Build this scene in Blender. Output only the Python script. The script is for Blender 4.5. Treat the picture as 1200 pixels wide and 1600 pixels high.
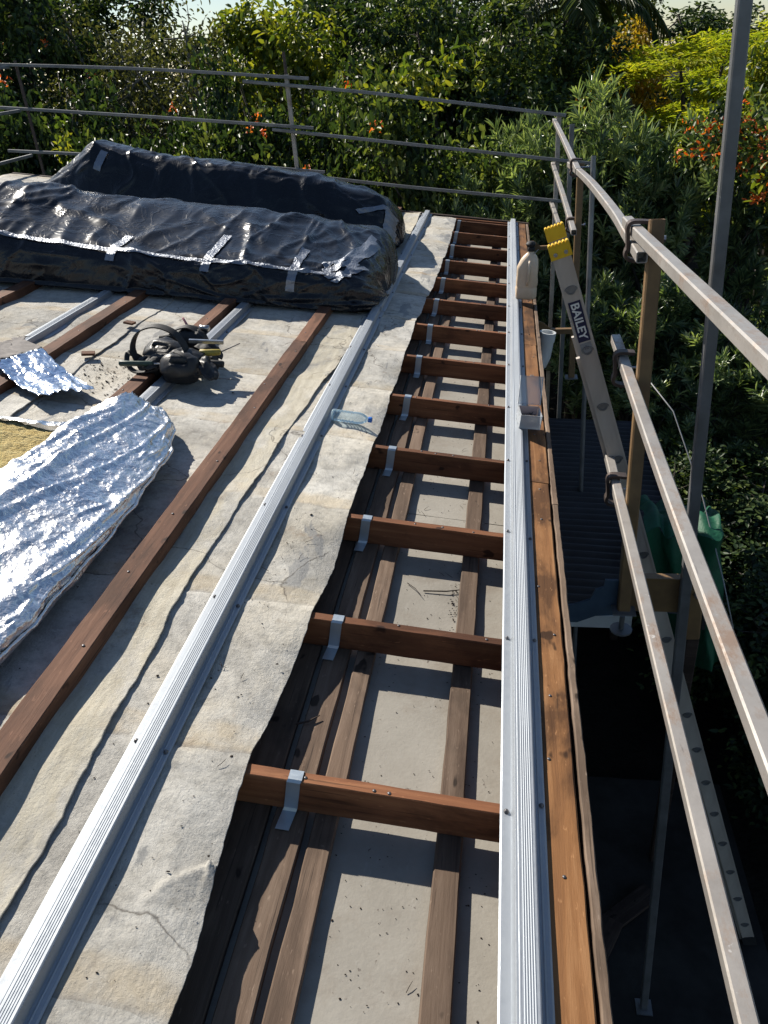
import bpy, bmesh, math, random
import numpy as np
from math import sin, cos, pi, radians, sqrt
from mathutils import Vector, Matrix, noise

S = bpy.context.scene
COL = S.collection
for o in list(bpy.data.objects):
    bpy.data.objects.remove(o)

# ------------------------------------------------------------------ camera
PHI = radians(7.7)                       # roof falls to the right by this much
CAM_H = 1.49                             # lens above the roof surface
U = Vector((cos(PHI), 0, -sin(PHI)))
V = Vector((0, 1, 0))
W = Vector((sin(PHI), 0, cos(PHI)))
cam_data = bpy.data.cameras.new('camera')
cam = bpy.data.objects.new('camera', cam_data)
COL.objects.link(cam)
cam.matrix_world = Matrix((
    (0.9882926728638873, -0.012881117109279104, 0.1520252268065098, W.x * CAM_H),
    (0.1379321522837771, 0.5013168580466213, -0.8541991156660307, 0.0),
    (-0.06520977020292767, 0.8651678939144014, 0.4972244977973235, W.z * CAM_H),
    (0, 0, 0, 1)))
cam_data.sensor_fit = 'VERTICAL'
cam_data.sensor_height = 36.0
cam_data.sensor_width = 27.0
cam_data.lens = 36.0 * 1220 / 1600
cam_data.clip_start = 0.05
cam_data.clip_end = 2000
S.camera = cam

# ------------------------------------------------------------------ light
SUN_DIR = Vector((0.581, -0.506, -0.638)).normalized()   # direction the light travels
ELEV = math.asin(-SUN_DIR.z)
AZ = math.atan2(-SUN_DIR.x, -SUN_DIR.y)                  # from +Y towards +X
world = bpy.data.worlds.new('World')
S.world = world
world.use_nodes = True
wn = world.node_tree.nodes
wl = world.node_tree.links
bg = wn['Background']
sky = wn.new('ShaderNodeTexSky')
sky.sky_type = 'NISHITA'
sky.sun_disc = False
sky.sun_elevation = ELEV
sky.sun_rotation = AZ
sky.air_density = 1.0
sky.dust_density = 0.25
sky.ozone_density = 2.0
wl.new(sky.outputs[0], bg.inputs['Color'])
bg.inputs['Strength'].default_value = 0.066
sun_data = bpy.data.lights.new('sun', 'SUN')
sun_data.energy = 5.0
sun_data.angle = radians(0.5)
sun_data.color = (1.0, 0.935, 0.83)
sun = bpy.data.objects.new('sun', sun_data)
COL.objects.link(sun)
sun.rotation_euler = SUN_DIR.to_track_quat('-Z', 'Y').to_euler()
sun.location = (-8, 8, 12)
S.view_settings.view_transform = 'Standard'
S.view_settings.look = 'None'
S.view_settings.gamma = 1
S.view_settings.exposure = 0.60
S.view_settings.use_curve_mapping = False
S.cycles.max_bounces = 6
S.cycles.diffuse_bounces = 2
S.cycles.use_adaptive_sampling = True
S.cycles.adaptive_threshold = 0.02
S.cycles.glossy_bounces = 3
S.cycles.transmission_bounces = 4
S.cycles.transparent_max_bounces = 10
S.cycles.caustics_reflective = False
S.cycles.caustics_refractive = False
S.cycles.use_denoising = True

rnd = random.Random(7)
GROUND_Z = -4.0


# ------------------------------------------------------------------ materials
class NT:
    def __init__(self, name):
        self.m = bpy.data.materials.new(name)
        self.m.use_nodes = True
        self.n = self.m.node_tree.nodes
        self.l = self.m.node_tree.links
        self.b = self.n['Principled BSDF']
        self.out = self.n['Material Output']

    def node(self, t, **kw):
        x = self.n.new(t)
        for k, val in kw.items():
            setattr(x, k, val)
        return x

    def coords(self, scale=(1, 1, 1), rot=(0, 0, 0), kind='Object', rand=False):
        tc = self.node('ShaderNodeTexCoord')
        mp = self.node('ShaderNodeMapping')
        mp.inputs['Scale'].default_value = scale
        mp.inputs['Rotation'].default_value = rot
        self.l.new(tc.outputs[kind], mp.inputs['Vector'])
        if rand:
            oi = self.node('ShaderNodeObjectInfo')
            mul = self.node('ShaderNodeVectorMath', operation='SCALE')
            mul.inputs[0].default_value = (37.0, 53.0, 71.0)
            self.l.new(oi.outputs['Random'], mul.inputs['Scale'])
            self.l.new(mul.outputs[0], mp.inputs['Location'])
        return mp.outputs[0]

    def noise(self, vec, scale, detail=4, rough=0.55, dist=0.0):
        x = self.node('ShaderNodeTexNoise')
        x.inputs['Scale'].default_value = scale
        x.inputs['Detail'].default_value = detail
        x.inputs['Roughness'].default_value = rough
        x.inputs['Distortion'].default_value = dist
        self.l.new(vec, x.inputs['Vector'])
        return x.outputs['Fac']

    def ramp(self, fac, stops):
        x = self.node('ShaderNodeValToRGB')
        el = x.color_ramp.elements
        while len(el) < len(stops):
            el.new(0.5)
        for e, (p, c) in zip(el, stops):
            e.position = p
            e.color = (c[0], c[1], c[2], 1) if not isinstance(c, (int, float)) else (c, c, c, 1)
        self.l.new(fac, x.inputs[0])
        return x.outputs[0]

    def mix(self, fac, a, b, mode='MIX'):
        x = self.node('ShaderNodeMix', data_type='RGBA', blend_type=mode)
        for s, val in (('Factor', fac), ('A', a), ('B', b)):
            idx = {'Factor': 0, 'A': 6, 'B': 7}[s]
            if isinstance(val, (int, float)):
                x.inputs[idx].default_value = val if idx == 0 else (val, val, val, 1)
            elif isinstance(val, tuple):
                x.inputs[idx].default_value = (*val, 1)
            else:
                self.l.new(val, x.inputs[idx])
        return x.outputs[2]

    def math(self, op, a, b=None):
        x = self.node('ShaderNodeMath', operation=op)
        for i, val in enumerate((a, b)):
            if val is None:
                continue
            if isinstance(val, (int, float)):
                x.inputs[i].default_value = val
            else:
                self.l.new(val, x.inputs[i])
        return x.outputs[0]

    def bump(self, fac, strength=0.3, dist=0.01, prev=None):
        x = self.node('ShaderNodeBump')
        x.inputs['Strength'].default_value = strength
        x.inputs['Distance'].default_value = dist
        self.l.new(fac, x.inputs['Height'])
        if prev is not None:
            self.l.new(prev, x.inputs['Normal'])
        return x.outputs[0]

    def set(self, base=None, rough=None, metal=None, normal=None, spec=None, **kw):
        for key, val in (('Base Color', base), ('Roughness', rough), ('Metallic', metal), ('Normal', normal), ('Specular IOR Level', spec)):
            if val is None:
                continue
            if isinstance(val, (int, float)):
                self.b.inputs[key].default_value = val
            elif isinstance(val, tuple):
                self.b.inputs[key].default_value = (*val, 1)
            else:
                self.l.new(val, self.b.inputs[key])
        for key, val in kw.items():
            self.b.inputs[key].default_value = val
        return self.m


def mat_wood(name, dark, mid, light, along='v', stain=0.5, rough=0.75):
    t = NT(name)
    sc = (22, 1.1, 22) if along == 'v' else (1.1, 22, 22)
    g = t.noise(t.coords(sc, rand=True), 1.6, 7, 0.65, 0.6)
    col = t.ramp(g, [(0.25, dark), (0.5, mid), (0.78, light)])
    big = t.noise(t.coords((5, 2.2, 5) if along == 'v' else (2.2, 5, 5), rand=True), 1.4, 5, 0.6, 0.3)
    st = t.ramp(big, [(0.41, 1.0), (0.46, 0.6), (0.51, 0.2), (0.58, 0.0)])
    col = t.mix(t.math('MULTIPLY', st, stain), col, tuple(c * 0.42 for c in dark))
    fleck = t.ramp(t.noise(t.coords((60, 18, 60) if along == 'v' else (18, 60, 60)), 2.0, 3, 0.5), [(0.66, 0.0), (0.76, 1.0)])
    col = t.mix(t.math('MULTIPLY', fleck, 0.5), col, tuple(min(1, c * 1.5) for c in light))
    # small dark knots and holes, and fine drying checks along the grain
    kn = t.ramp(t.noise(t.coords((9, 5, 9) if along == 'v' else (5, 9, 9), rand=True), 2.2, 2, 0.4), [(0.27, 1.0), (0.31, 0.0)])
    col = t.mix(t.math('MULTIPLY', kn, 0.85), col, tuple(c * 0.2 for c in dark))
    chk = t.ramp(t.noise(t.coords((90, 2.0, 90) if along == 'v' else (2.0, 90, 90), rand=True), 1.2, 3, 0.5), [(0.30, 1.0), (0.34, 0.0)])
    col = t.mix(t.math('MULTIPLY', chk, 0.6), col, tuple(c * 0.3 for c in dark))
    oi = t.node('ShaderNodeObjectInfo')
    val = t.math('ADD', t.math('MULTIPLY', oi.outputs['Random'], 0.65), 0.62)
    col = t.mix(1.0, col, val, 'MULTIPLY')
    n = t.bump(g, 0.35, 0.004)
    n = t.bump(t.noise(t.coords((120, 12, 120) if along == 'v' else (12, 120, 120)), 3, 3), 0.25, 0.002, n)
    return t.set(col, rough, 0.0, n, 0.25)


def mat_plain(name, c1, c2=None, scale=8.0, rough=0.6, metal=0.0, bump=0.15, bdist=0.003, detail=5, spec=0.4, rand=True, rough2=None, stretch=(1, 1, 1)):
    t = NT(name)
    f = t.noise(t.coords(stretch, rand=rand), scale, detail, 0.6)
    col = t.ramp(f, [(0.3, c1), (0.7, c2 or tuple(x * 0.8 for x in c1))])
    n = t.bump(t.noise(t.coords(stretch), scale * 5, 4), bump, bdist)
    r = rough
    if rough2 is not None:
        r = t.ramp(f, [(0.3, rough), (0.7, rough2)])
    return t.set(col, r, metal, n, spec)


def mat_membrane(peel=False):
    t = NT('roof_membrane_peeled' if peel else 'roof_membrane')
    c = t.coords()
    base = t.ramp(t.noise(c, 3.2, 8, 0.65, 0.4), [(0.30, (0.31, 0.295, 0.265)), (0.48, (0.455, 0.437, 0.395)), (0.68, (0.58, 0.562, 0.515))])
    # yellowed granular wear, larger patches
    yel = t.ramp(t.noise(c, 1.7, 5, 0.6, 0.8), [(0.48, 0.0), (0.62, 1.0)])
    base = t.mix(t.math('MULTIPLY', yel, 0.38), base, (0.52, 0.46, 0.35))
    fine = t.ramp(t.noise(c, 26, 9, 0.78), [(0.30, 0.62), (0.5, 1.0), (0.72, 1.22)])
    base = t.mix(1.0, base, fine, 'MULTIPLY')
    scf = t.ramp(t.noise(t.coords((3, 14, 1), (0, 0, 0.5)), 3.0, 6, 0.7), [(0.60, 0.0), (0.66, 1.0)])
    base = t.mix(t.math('MULTIPLY', scf, 0.35), base, (0.62, 0.60, 0.55))
    # bare grey patches with a hard edge
    gp = t.ramp(t.noise(t.coords((1.6, 0.7, 1)), 2.3, 6, 0.6, 0.5), [(0.615, 0.0), (0.63, 1.0)])
    base = t.mix(t.math('MULTIPLY', gp, 0.8), base, (0.27, 0.27, 0.265))
    # cross bands where the sheet runs over the joists
    sx = t.node('ShaderNodeSeparateXYZ')
    t.l.new(c, sx.inputs[0])
    wob = t.math('MULTIPLY', t.noise(c, 4.0, 3), 0.05)
    ph = t.math('ADD', t.math('ADD', sx.outputs[1], wob), -1.29)
    fr = t.math('FRACT', t.math('DIVIDE', ph, 0.597))
    band = t.ramp(fr, [(0.0, 0.0), (0.02, 1.0), (0.14, 0.7), (0.17, 0.0)])
    bandn = t.ramp(t.noise(c, 9.0, 5), [(0.35, 0.0), (0.6, 1.0)])
    base = t.mix(t.math('MULTIPLY', t.math('MULTIPLY', band, bandn), 0.55), base, (0.44, 0.35, 0.22))
    # each bay weathered a little differently
    wn_ = t.node('ShaderNodeTexWhiteNoise', noise_dimensions='1D')
    t.l.new(t.math('FLOOR', t.math('DIVIDE', ph, 0.597)), wn_.inputs['W'])
    base = t.mix(1.0, base, t.math('ADD', t.math('MULTIPLY', wn_.outputs['Value'], 0.26), 0.82), 'MULTIPLY')
    ln = t.ramp(fr, [(0.0, 1.0), (0.012, 0.6), (0.03, 0.0)])
    base = t.mix(t.math('MULTIPLY', t.math('MULTIPLY', ln, bandn), 0.6), base, (0.12, 0.10, 0.08))
    # peeled creamy paper strip
    if peel:
        px = t.math('ADD', sx.outputs[0], t.math('MULTIPLY', t.math('SUBTRACT', t.noise(c, 4.5, 5), 0.5), 0.25))
        pm = t.ramp(t.math('ADD', px, 1.5), [(0.56, 0.0), (0.60, 1.0)])
        pc = t.ramp(t.noise(t.coords((6, 1, 1)), 6, 6, 0.7), [(0.3, (0.36, 0.32, 0.24)), (0.7, (0.57, 0.53, 0.43))])
        pm = t.math('MULTIPLY', pm, t.ramp(t.noise(t.coords((2, 1, 1)), 3.5, 6, 0.65), [(0.40, 0.15), (0.52, 1.0)]))
        base = t.mix(t.math('MULTIPLY', pm, 0.8), base, pc)
    # brown stains
    br = t.ramp(t.noise(c, 5.0, 6, 0.7, 0.3), [(0.60, 0.0), (0.74, 1.0)])
    base = t.mix(t.math('MULTIPLY', br, 0.65), base, (0.2, 0.13, 0.08))
    # hairline cracks
    vo = t.node('ShaderNodeTexVoronoi', feature='DISTANCE_TO_EDGE')
    vo.inputs['Scale'].default_value = 1.6
    mv = t.node('ShaderNodeVectorMath', operation='ADD')
    nz = t.node('ShaderNodeTexNoise')
    nz.inputs['Scale'].default_value = 3.0
    nz.inputs['Detail'].default_value = 5
    t.l.new(c, nz.inputs['Vector'])
    sc = t.node('ShaderNodeVectorMath', operation='SCALE')
    sc.inputs['Scale'].default_value = 0.5
    t.l.new(nz.outputs['Color'], sc.inputs[0])
    t.l.new(c, mv.inputs[0])
    t.l.new(sc.outputs[0], mv.inputs[1])
    t.l.new(mv.outputs[0], vo.inputs['Vector'])
    crk = t.ramp(vo.outputs['Distance'], [(0.0, 1.0), (0.008, 0.0)])
    cmask = t.ramp(t.noise(c, 1.3, 2), [(0.47, 0.0), (0.51, 1.0)])
    crk = t.math('MULTIPLY', crk, cmask)
    base = t.mix(t.math('MULTIPLY', crk, 0.75), base, (0.07, 0.06, 0.05))
    # fine dirt specks
    sp = t.ramp(t.noise(c, 60, 3, 0.6), [(0.68, 0.0), (0.74, 1.0)])
    base = t.mix(t.math('MULTIPLY', sp, 0.55), base, (0.12, 0.10, 0.08))
    n = t.bump(t.noise(t.coords((1.5, 0.7, 1), (0, 0, 0.3)), 7, 5, 0.6, 0.2), 0.28, 0.03)
    n = t.bump(t.noise(c, 90, 6, 0.75), 0.7, 0.005, n)
    return t.set(base, 0.9, 0, n, 0.2)


def mat_panel():
    t = NT('ceiling_sheet')
    c = t.coords()
    base = t.ramp(t.noise(c, 2.5, 8, 0.7), [(0.3, (0.245, 0.226, 0.194)), (0.7, (0.35, 0.328, 0.286))])
    sp = t.ramp(t.noise(c, 55, 3), [(0.7, 0.0), (0.74, 1.0)])
    base = t.mix(t.math('MULTIPLY', sp, 0.7), base, (0.07, 0.05, 0.04))
    st = t.ramp(t.noise(c, 4, 6, 0.7), [(0.52, 0.0), (0.70, 1.0)])
    base = t.mix(t.math('MULTIPLY', st, 0.45), base, (0.18, 0.14, 0.105))
    fl = t.ramp(t.noise(t.coords((3, 1, 1)), 6, 6, 0.75), [(0.60, 0.0), (0.68, 1.0)])
    base = t.mix(t.math('MULTIPLY', fl, 0.3), base, (0.40, 0.385, 0.35))
    n = t.bump(t.noise(t.coords((1, 1, 1), (0, 0, 0.7)), 90, 4), 0.3, 0.003)
    return t.set(base, 0.9, 0, n, 0.2)


def mat_galv(name, knurl=False, tint=(0.40, 0.43, 0.465), rough=0.58):
    t = NT(name)
    c = t.coords()
    f = t.noise(c, 70, 4, 0.6)
    v2 = t.noise(t.coords((6, 0.5, 6)), 4, 4)
    col = t.ramp(v2, [(0.3, tuple(x * 0.86 for x in tint)), (0.7, tint)])
    r = t.ramp(f, [(0.3, rough - 0.07), (0.7, rough + 0.08)])
    n = t.bump(f, 0.06, 0.002)
    return t.set(col, r, 0.6, n)


def mat_tarp():
    t = NT('black_poly_sheet')
    c = t.coords()
    f = t.noise(c, 14, 6, 0.65, 1.2)
    n = t.bump(t.ramp(t.noise(c, 5, 4, 0.55, 0.8), [(0.44, 0.0), (0.5, 1.0), (0.56, 0.0)]), 0.18, 0.012)
    col = t.ramp(t.noise(c, 3, 4), [(0.3, (0.006, 0.007, 0.010)), (0.7, (0.012, 0.014, 0.019))])
    return t.set(col, t.ramp(f, [(0.3, 0.20), (0.7, 0.33)]), 0, n, 0.42)


def mat_foil(name, tint=(0.84, 0.84, 0.84), r0=0.24, r1=0.42, b=0.85):
    t = NT(name)
    c = t.coords()
    n = None
    for sc_, st_, ds_ in ((9, 0.30, 0.05), (22, 0.34, 0.022), (60, 0.30, 0.009), (150, 0.25, 0.004)):
        nz = t.node('ShaderNodeTexNoise')
        nz.inputs['Scale'].default_value = sc_ * 0.6
        nz.inputs['Detail'].default_value = 2
        t.l.new(c, nz.inputs['Vector'])
        sc2 = t.node('ShaderNodeVectorMath', operation='SCALE')
        sc2.inputs['Scale'].default_value = 1.2 / sc_
        t.l.new(nz.outputs['Color'], sc2.inputs[0])
        ad = t.node('ShaderNodeVectorMath', operation='ADD')
        t.l.new(c, ad.inputs[0])
        t.l.new(sc2.outputs[0], ad.inputs[1])
        vo = t.node('ShaderNodeTexVoronoi')
        vo.inputs['Scale'].default_value = sc_
        t.l.new(ad.outputs[0], vo.inputs['Vector'])
        n = t.bump(vo.outputs['Distance'], st_ * b, ds_, n)
    rr = t.ramp(t.noise(c, 6, 4), [(0.35, r0), (0.65, r1)])
    return t.set(tint, rr, 1.0, n)


def mat_leaf(name, cols, rough=0.38, trans=0.35, spec=0.5):
    t = NT(name)
    g = t.node('ShaderNodeNewGeometry')
    oi = t.node('ShaderNodeObjectInfo')
    pos = t.ramp(t.noise(t.coords(kind='Object'), 1.7, 3), [(0.3, 0.0), (0.7, 1.0)])
    r = t.math('ADD', t.math('MULTIPLY', g.outputs['Random Per Island'], 0.55), t.math('MULTIPLY', pos, 0.5))
    r = t.math('ADD', r, t.math('MULTIPLY', oi.outputs['Random'], 0.1))
    col = t.ramp(r, [(0.25 + 0.6 * i / (len(cols) - 1), c) for i, c in enumerate(cols)])
    t.set(col, rough, 0, None, spec)
    tr = t.node('ShaderNodeBsdfTranslucent')
    t.l.new(t.mix(1.0, col, (1.5, 1.55, 0.65), 'MULTIPLY'), tr.inputs['Color'])
    ms = t.node('ShaderNodeMixShader')
    ms.inputs[0].default_value = trans
    t.l.new(t.b.outputs[0], ms.inputs[1])
    t.l.new(tr.outputs[0], ms.inputs[2])
    t.l.new(ms.outputs[0], t.out.inputs['Surface'])
    return t.m


def mat_clear(name, tint, amount, rough=0.12):
    """thin clear plastic: mostly see-through, with gloss"""
    t = NT(name)
    t.set(tint, rough, 0, t.bump(t.noise(t.coords(), 40, 3), 0.2, 0.004), 0.6)
    tr = t.node('ShaderNodeBsdfTransparent')
    tr.inputs[0].default_value = (*[0.6 + 0.4 * c for c in tint], 1)
    fr = t.node('ShaderNodeFresnel')
    fr.inputs[0].default_value = 1.5
    fac = t.math('ADD', t.math('MULTIPLY', fr.outputs[0], 0.8), amount)
    ms = t.node('ShaderNodeMixShader')
    t.l.new(fac, ms.inputs[0])
    t.l.new(tr.outputs[0], ms.inputs[1])
    t.l.new(t.b.outputs[0], ms.inputs[2])
    t.l.new(ms.outputs[0], t.out.inputs['Surface'])
    return t.m


M = {}
M['batten_wood'] = mat_wood('hardwood_batten', (0.075, 0.034, 0.02), (0.15, 0.07, 0.041), (0.25, 0.13, 0.08), 'v', 0.55)
M['joist_wood'] = mat_wood('hardwood_joist', (0.095, 0.036, 0.017), (0.18, 0.073, 0.033), (0.27, 0.125, 0.058), 'u', 0.6)
M['edge_wood'] = mat_wood('oregon_edge_board', (0.10, 0.045, 0.02), (0.205, 0.095, 0.036), (0.31, 0.165, 0.075), 'v', 0.75)
M['grey_wood'] = mat_wood('weathered_slat', (0.085, 0.055, 0.038), (0.155, 0.105, 0.073), (0.235, 0.17, 0.125), 'v', 0.45)
M['strip_wood'] = mat_wood('weathered_edge_strip', (0.12, 0.078, 0.052), (0.20, 0.14, 0.098), (0.31, 0.235, 0.18), 'v', 0.45)
M['dark_wood'] = mat_wood('dark_end_beam', (0.03, 0.02, 0.016), (0.055, 0.036, 0.028), (0.09, 0.065, 0.05), 'u', 0.4)
M['membrane'] = mat_membrane()
M['membrane_peel'] = mat_membrane(True)
M['panel'] = mat_panel()
M['galv'] = mat_galv('galvanised_steel')
M['strap'] = mat_galv('galvanised_strap', tint=(0.52, 0.58, 0.62), rough=0.36)
M['screw'] = mat_plain('screw_steel', (0.20, 0.20, 0.21), (0.10, 0.09, 0.085), 40, 0.45, 0.8)
M['tarp'] = mat_tarp()
M['tape'] = mat_plain('silver_tape', (0.27, 0.29, 0.33), (0.20, 0.22, 0.26), 14, 0.34, 0.5, 0.7, 0.012)
M['foil'] = mat_foil('insulation_foil')
M['foil_blue'] = mat_foil('foil_offcut_face', (0.72, 0.79, 0.88), 0.16, 0.26, 0.6)
M['paper'] = mat_plain('grey_building_paper', (0.24, 0.22, 0.205), (0.16, 0.145, 0.135), 12, 0.85, 0, 0.4, 0.006)
M['wool'] = mat_plain('glasswool', (0.76, 0.63, 0.32), (0.58, 0.43, 0.17), 14, 0.95, 0, 1.0, 0.03, 8, 0.1, stretch=(1, 2.5, 1))
M['rail'] = mat_plain('weathered_steel_tube', (0.43, 0.385, 0.34), (0.27, 0.22, 0.185), 7, 0.42, 0.4, 0.2, 0.002, 9)
def mat_rail():
    t = NT('weathered_steel_tube')
    c = t.coords(rand=True)
    col = t.ramp(t.noise(c, 5, 9, 0.7), [(0.3, (0.30, 0.275, 0.25)), (0.7, (0.45, 0.42, 0.385))])
    rust = t.ramp(t.noise(t.coords((2, 1, 2), rand=True), 4.5, 9, 0.75), [(0.52, 0.0), (0.66, 1.0)])
    col = t.mix(t.math('MULTIPLY', rust, 0.7), col, (0.20, 0.115, 0.07))
    spl = t.ramp(t.noise(c, 22, 4, 0.6), [(0.69, 0.0), (0.73, 1.0)])
    col = t.mix(t.math('MULTIPLY', spl, 0.8), col, (0.58, 0.56, 0.53))
    scr = t.ramp(t.noise(t.coords((40, 3, 40), rand=True), 3, 4, 0.6), [(0.66, 0.0), (0.72, 1.0)])
    col = t.mix(t.math('MULTIPLY', scr, 0.5), col, (0.10, 0.085, 0.075))
    return t.set(col, t.ramp(rust, [(0.0, 0.38), (1.0, 0.7)]), 0.35, t.bump(t.noise(c, 60, 5), 0.25, 0.002))


M['rail'] = mat_rail()
M['rail_grey'] = mat_plain('grey_steel_tube', (0.24, 0.245, 0.25), (0.15, 0.15, 0.15), 7, 0.45, 0.55, 0.12, 0.002, 7)
M['ochre'] = mat_plain('ochre_painted_steel', (0.25, 0.155, 0.068), (0.15, 0.09, 0.045), 9, 0.5, 0.1, 0.15, 0.002, 7)
M['clamp'] = mat_plain('dark_clamp_steel', (0.11, 0.085, 0.075), (0.06, 0.045, 0.04), 25, 0.55, 0.5)
M['bracket_blue'] = mat_plain('blue_grey_bracket_paint', (0.06, 0.10, 0.15), (0.035, 0.06, 0.095), 8, 0.5, 0.2)
M['ladder_alu'] = mat_plain('ladder_aluminium', (0.52, 0.47, 0.41), (0.42, 0.37, 0.32), 16, 0.5, 0.25, 0.1, 0.002, stretch=(1, 1, 0.2))
M['ladder_rung'] = mat_plain('ladder_rung_aluminium', (0.25, 0.25, 0.25), (0.16, 0.16, 0.16), 20, 0.5, 0.6)
M['yellow'] = mat_plain('yellow_plastic', (0.80, 0.53, 0.02), (0.66, 0.40, 0.015), 18, 0.45, 0, 0.1, 0.002)
M['navy'] = mat_plain('navy_sticker', (0.012, 0.014, 0.05), (0.018, 0.02, 0.06), 6, 0.4)
M['white'] = mat_plain('white_paint', (0.78, 0.78, 0.76), (0.66, 0.66, 0.63), 6, 0.5)
M['sticker_grey'] = mat_plain('grey_sticker', (0.28, 0.28, 0.28), (0.2, 0.2, 0.2), 20, 0.5)
M['pvc'] = mat_plain('white_pvc', (0.62, 0.64, 0.64), (0.5, 0.52, 0.52), 6, 0.35)
M['wall'] = mat_plain('weatherboard_paint', (0.50, 0.50, 0.48), (0.38, 0.38, 0.36), 3, 0.6)
M['black'] = mat_plain('black_nylon', (0.014, 0.014, 0.015), (0.030, 0.029, 0.028), 40, 0.65, 0, 0.4, 0.002)
M['leather'] = mat_plain('black_leather', (0.013, 0.013, 0.014), (0.03, 0.028, 0.027), 15, 0.42, 0, 0.3, 0.004)
M['tool_yellow'] = mat_plain('tool_yellow_grip', (0.50, 0.38, 0.06), (0.25, 0.2, 0.05), 30, 0.5)
M['tool_green'] = mat_plain('tool_green_grip', (0.025, 0.06, 0.045), (0.015, 0.035, 0.03), 20, 0.45)
M['tool_steel'] = mat_plain('tool_steel', (0.5, 0.5, 0.5), (0.35, 0.35, 0.35), 20, 0.3, 0.9)
M['tool_pink'] = mat_plain('pink_marker', (0.45, 0.18, 0.2), (0.35, 0.12, 0.14), 10, 0.5)
M['jug'] = mat_plain('tan_translucent_plastic', (0.76, 0.61, 0.45), (0.62, 0.47, 0.32), 9, 0.38, 0, 0.25, 0.006, 4)
M['clear'] = mat_clear('clear_plastic', (0.86, 0.9, 0.93), 0.30)
M['clear_blue'] = mat_clear('clear_blue_plastic', (0.66, 0.83, 0.93), 0.12)
M['blue_cap'] = mat_plain('blue_cap', (0.03, 0.18, 0.62), (0.02, 0.13, 0.5), 10, 0.35)
M['label'] = mat_plain('printed_label', (0.66, 0.5, 0.46), (0.6, 0.42, 0.38), 10, 0.6)
M['corrugated'] = mat_plain('dark_corrugated_sheet', (0.045, 0.044, 0.046), (0.026, 0.022, 0.020), 3, 0.5, 0.2, 0.2, 0.004, 7)
M['green_cloth'] = mat_plain('green_shade_cloth', (0.008, 0.10, 0.048), (0.005, 0.06, 0.03), 8, 0.6, 0, 0.5, 0.01)
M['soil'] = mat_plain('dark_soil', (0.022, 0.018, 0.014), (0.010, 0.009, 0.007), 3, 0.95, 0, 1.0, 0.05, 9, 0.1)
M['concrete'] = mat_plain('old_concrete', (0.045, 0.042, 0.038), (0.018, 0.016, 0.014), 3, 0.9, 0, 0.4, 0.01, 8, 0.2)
M['bark'] = mat_plain('bark', (0.10, 0.085, 0.07), (0.05, 0.042, 0.034), 12, 0.9, 0, 0.8, 0.02, stretch=(1, 1, 0.25))
M['palebark'] = mat_plain('pale_bark', (0.26, 0.24, 0.21), (0.15, 0.135, 0.12), 12, 0.9, 0, 0.8, 0.02, stretch=(1, 1, 0.25))
M['twig'] = mat_plain('dry_twig', (0.10, 0.065, 0.04), (0.05, 0.032, 0.02), 30, 0.9)
M['dirt'] = mat_plain('dark_litter', (0.05, 0.036, 0.028), (0.025, 0.018, 0.014), 30, 0.95)
M['wire'] = mat_plain('pale_cable', (0.35, 0.35, 0.35), (0.28, 0.28, 0.28), 10, 0.5)
M['orange_flower'] = mat_leaf('orange_trumpet_petals', [(0.55, 0.07, 0.012), (0.75, 0.14, 0.02), (0.8, 0.22, 0.04)], 0.55, 0.3)
M['white_flower'] = mat_leaf('white_petals', [(0.6, 0.6, 0.5), (0.75, 0.74, 0.66), (0.8, 0.8, 0.75)], 0.6, 0.3)
M['leaf_dark'] = mat_leaf('dark_glossy_leaf', [(0.012, 0.025, 0.012), (0.026, 0.048, 0.019), (0.052, 0.086, 0.028), (0.115, 0.15, 0.042)], 0.45, 0.26, 0.25)
M['leaf_mid'] = mat_leaf('mid_green_leaf', [(0.017, 0.033, 0.014), (0.038, 0.066, 0.023), (0.08, 0.115, 0.035), (0.17, 0.195, 0.05)], 0.46, 0.32, 0.25)
M['leaf_lime'] = mat_leaf('lime_young_leaf', [(0.035, 0.064, 0.014), (0.09, 0.135, 0.022), (0.18, 0.21, 0.028), (0.31, 0.30, 0.035)], 0.45, 0.38, 0.35)
M['leaf_olive'] = mat_leaf('olive_small_leaf', [(0.026, 0.032, 0.014), (0.048, 0.055, 0.022), (0.08, 0.085, 0.034), (0.14, 0.135, 0.055)], 0.42, 0.3, 0.45)
M['leaf_oleander'] = mat_leaf('grey_green_lance_leaf', [(0.045, 0.080, 0.042), (0.10, 0.155, 0.075), (0.19, 0.255, 0.12), (0.32, 0.38, 0.18)], 0.33, 0.3, 0.6)
M['leaf_feather'] = mat_leaf('yellow_green_feather_leaf', [(0.15, 0.20, 0.016), (0.26, 0.31, 0.024), (0.36, 0.39, 0.03), (0.46, 0.42, 0.035)], 0.6, 0.45, 0.2)
M['leaf_gold'] = mat_leaf('golden_leaf', [(0.16, 0.13, 0.015), (0.28, 0.20, 0.02), (0.38, 0.26, 0.025), (0.42, 0.24, 0.02)], 0.5, 0.4, 0.3)
M['leaf_palm'] = mat_leaf('palm_leaf', [(0.03, 0.055, 0.025), (0.055, 0.085, 0.035), (0.09, 0.12, 0.05), (0.16, 0.17, 0.09)], 0.4, 0.25, 0.5)


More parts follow.
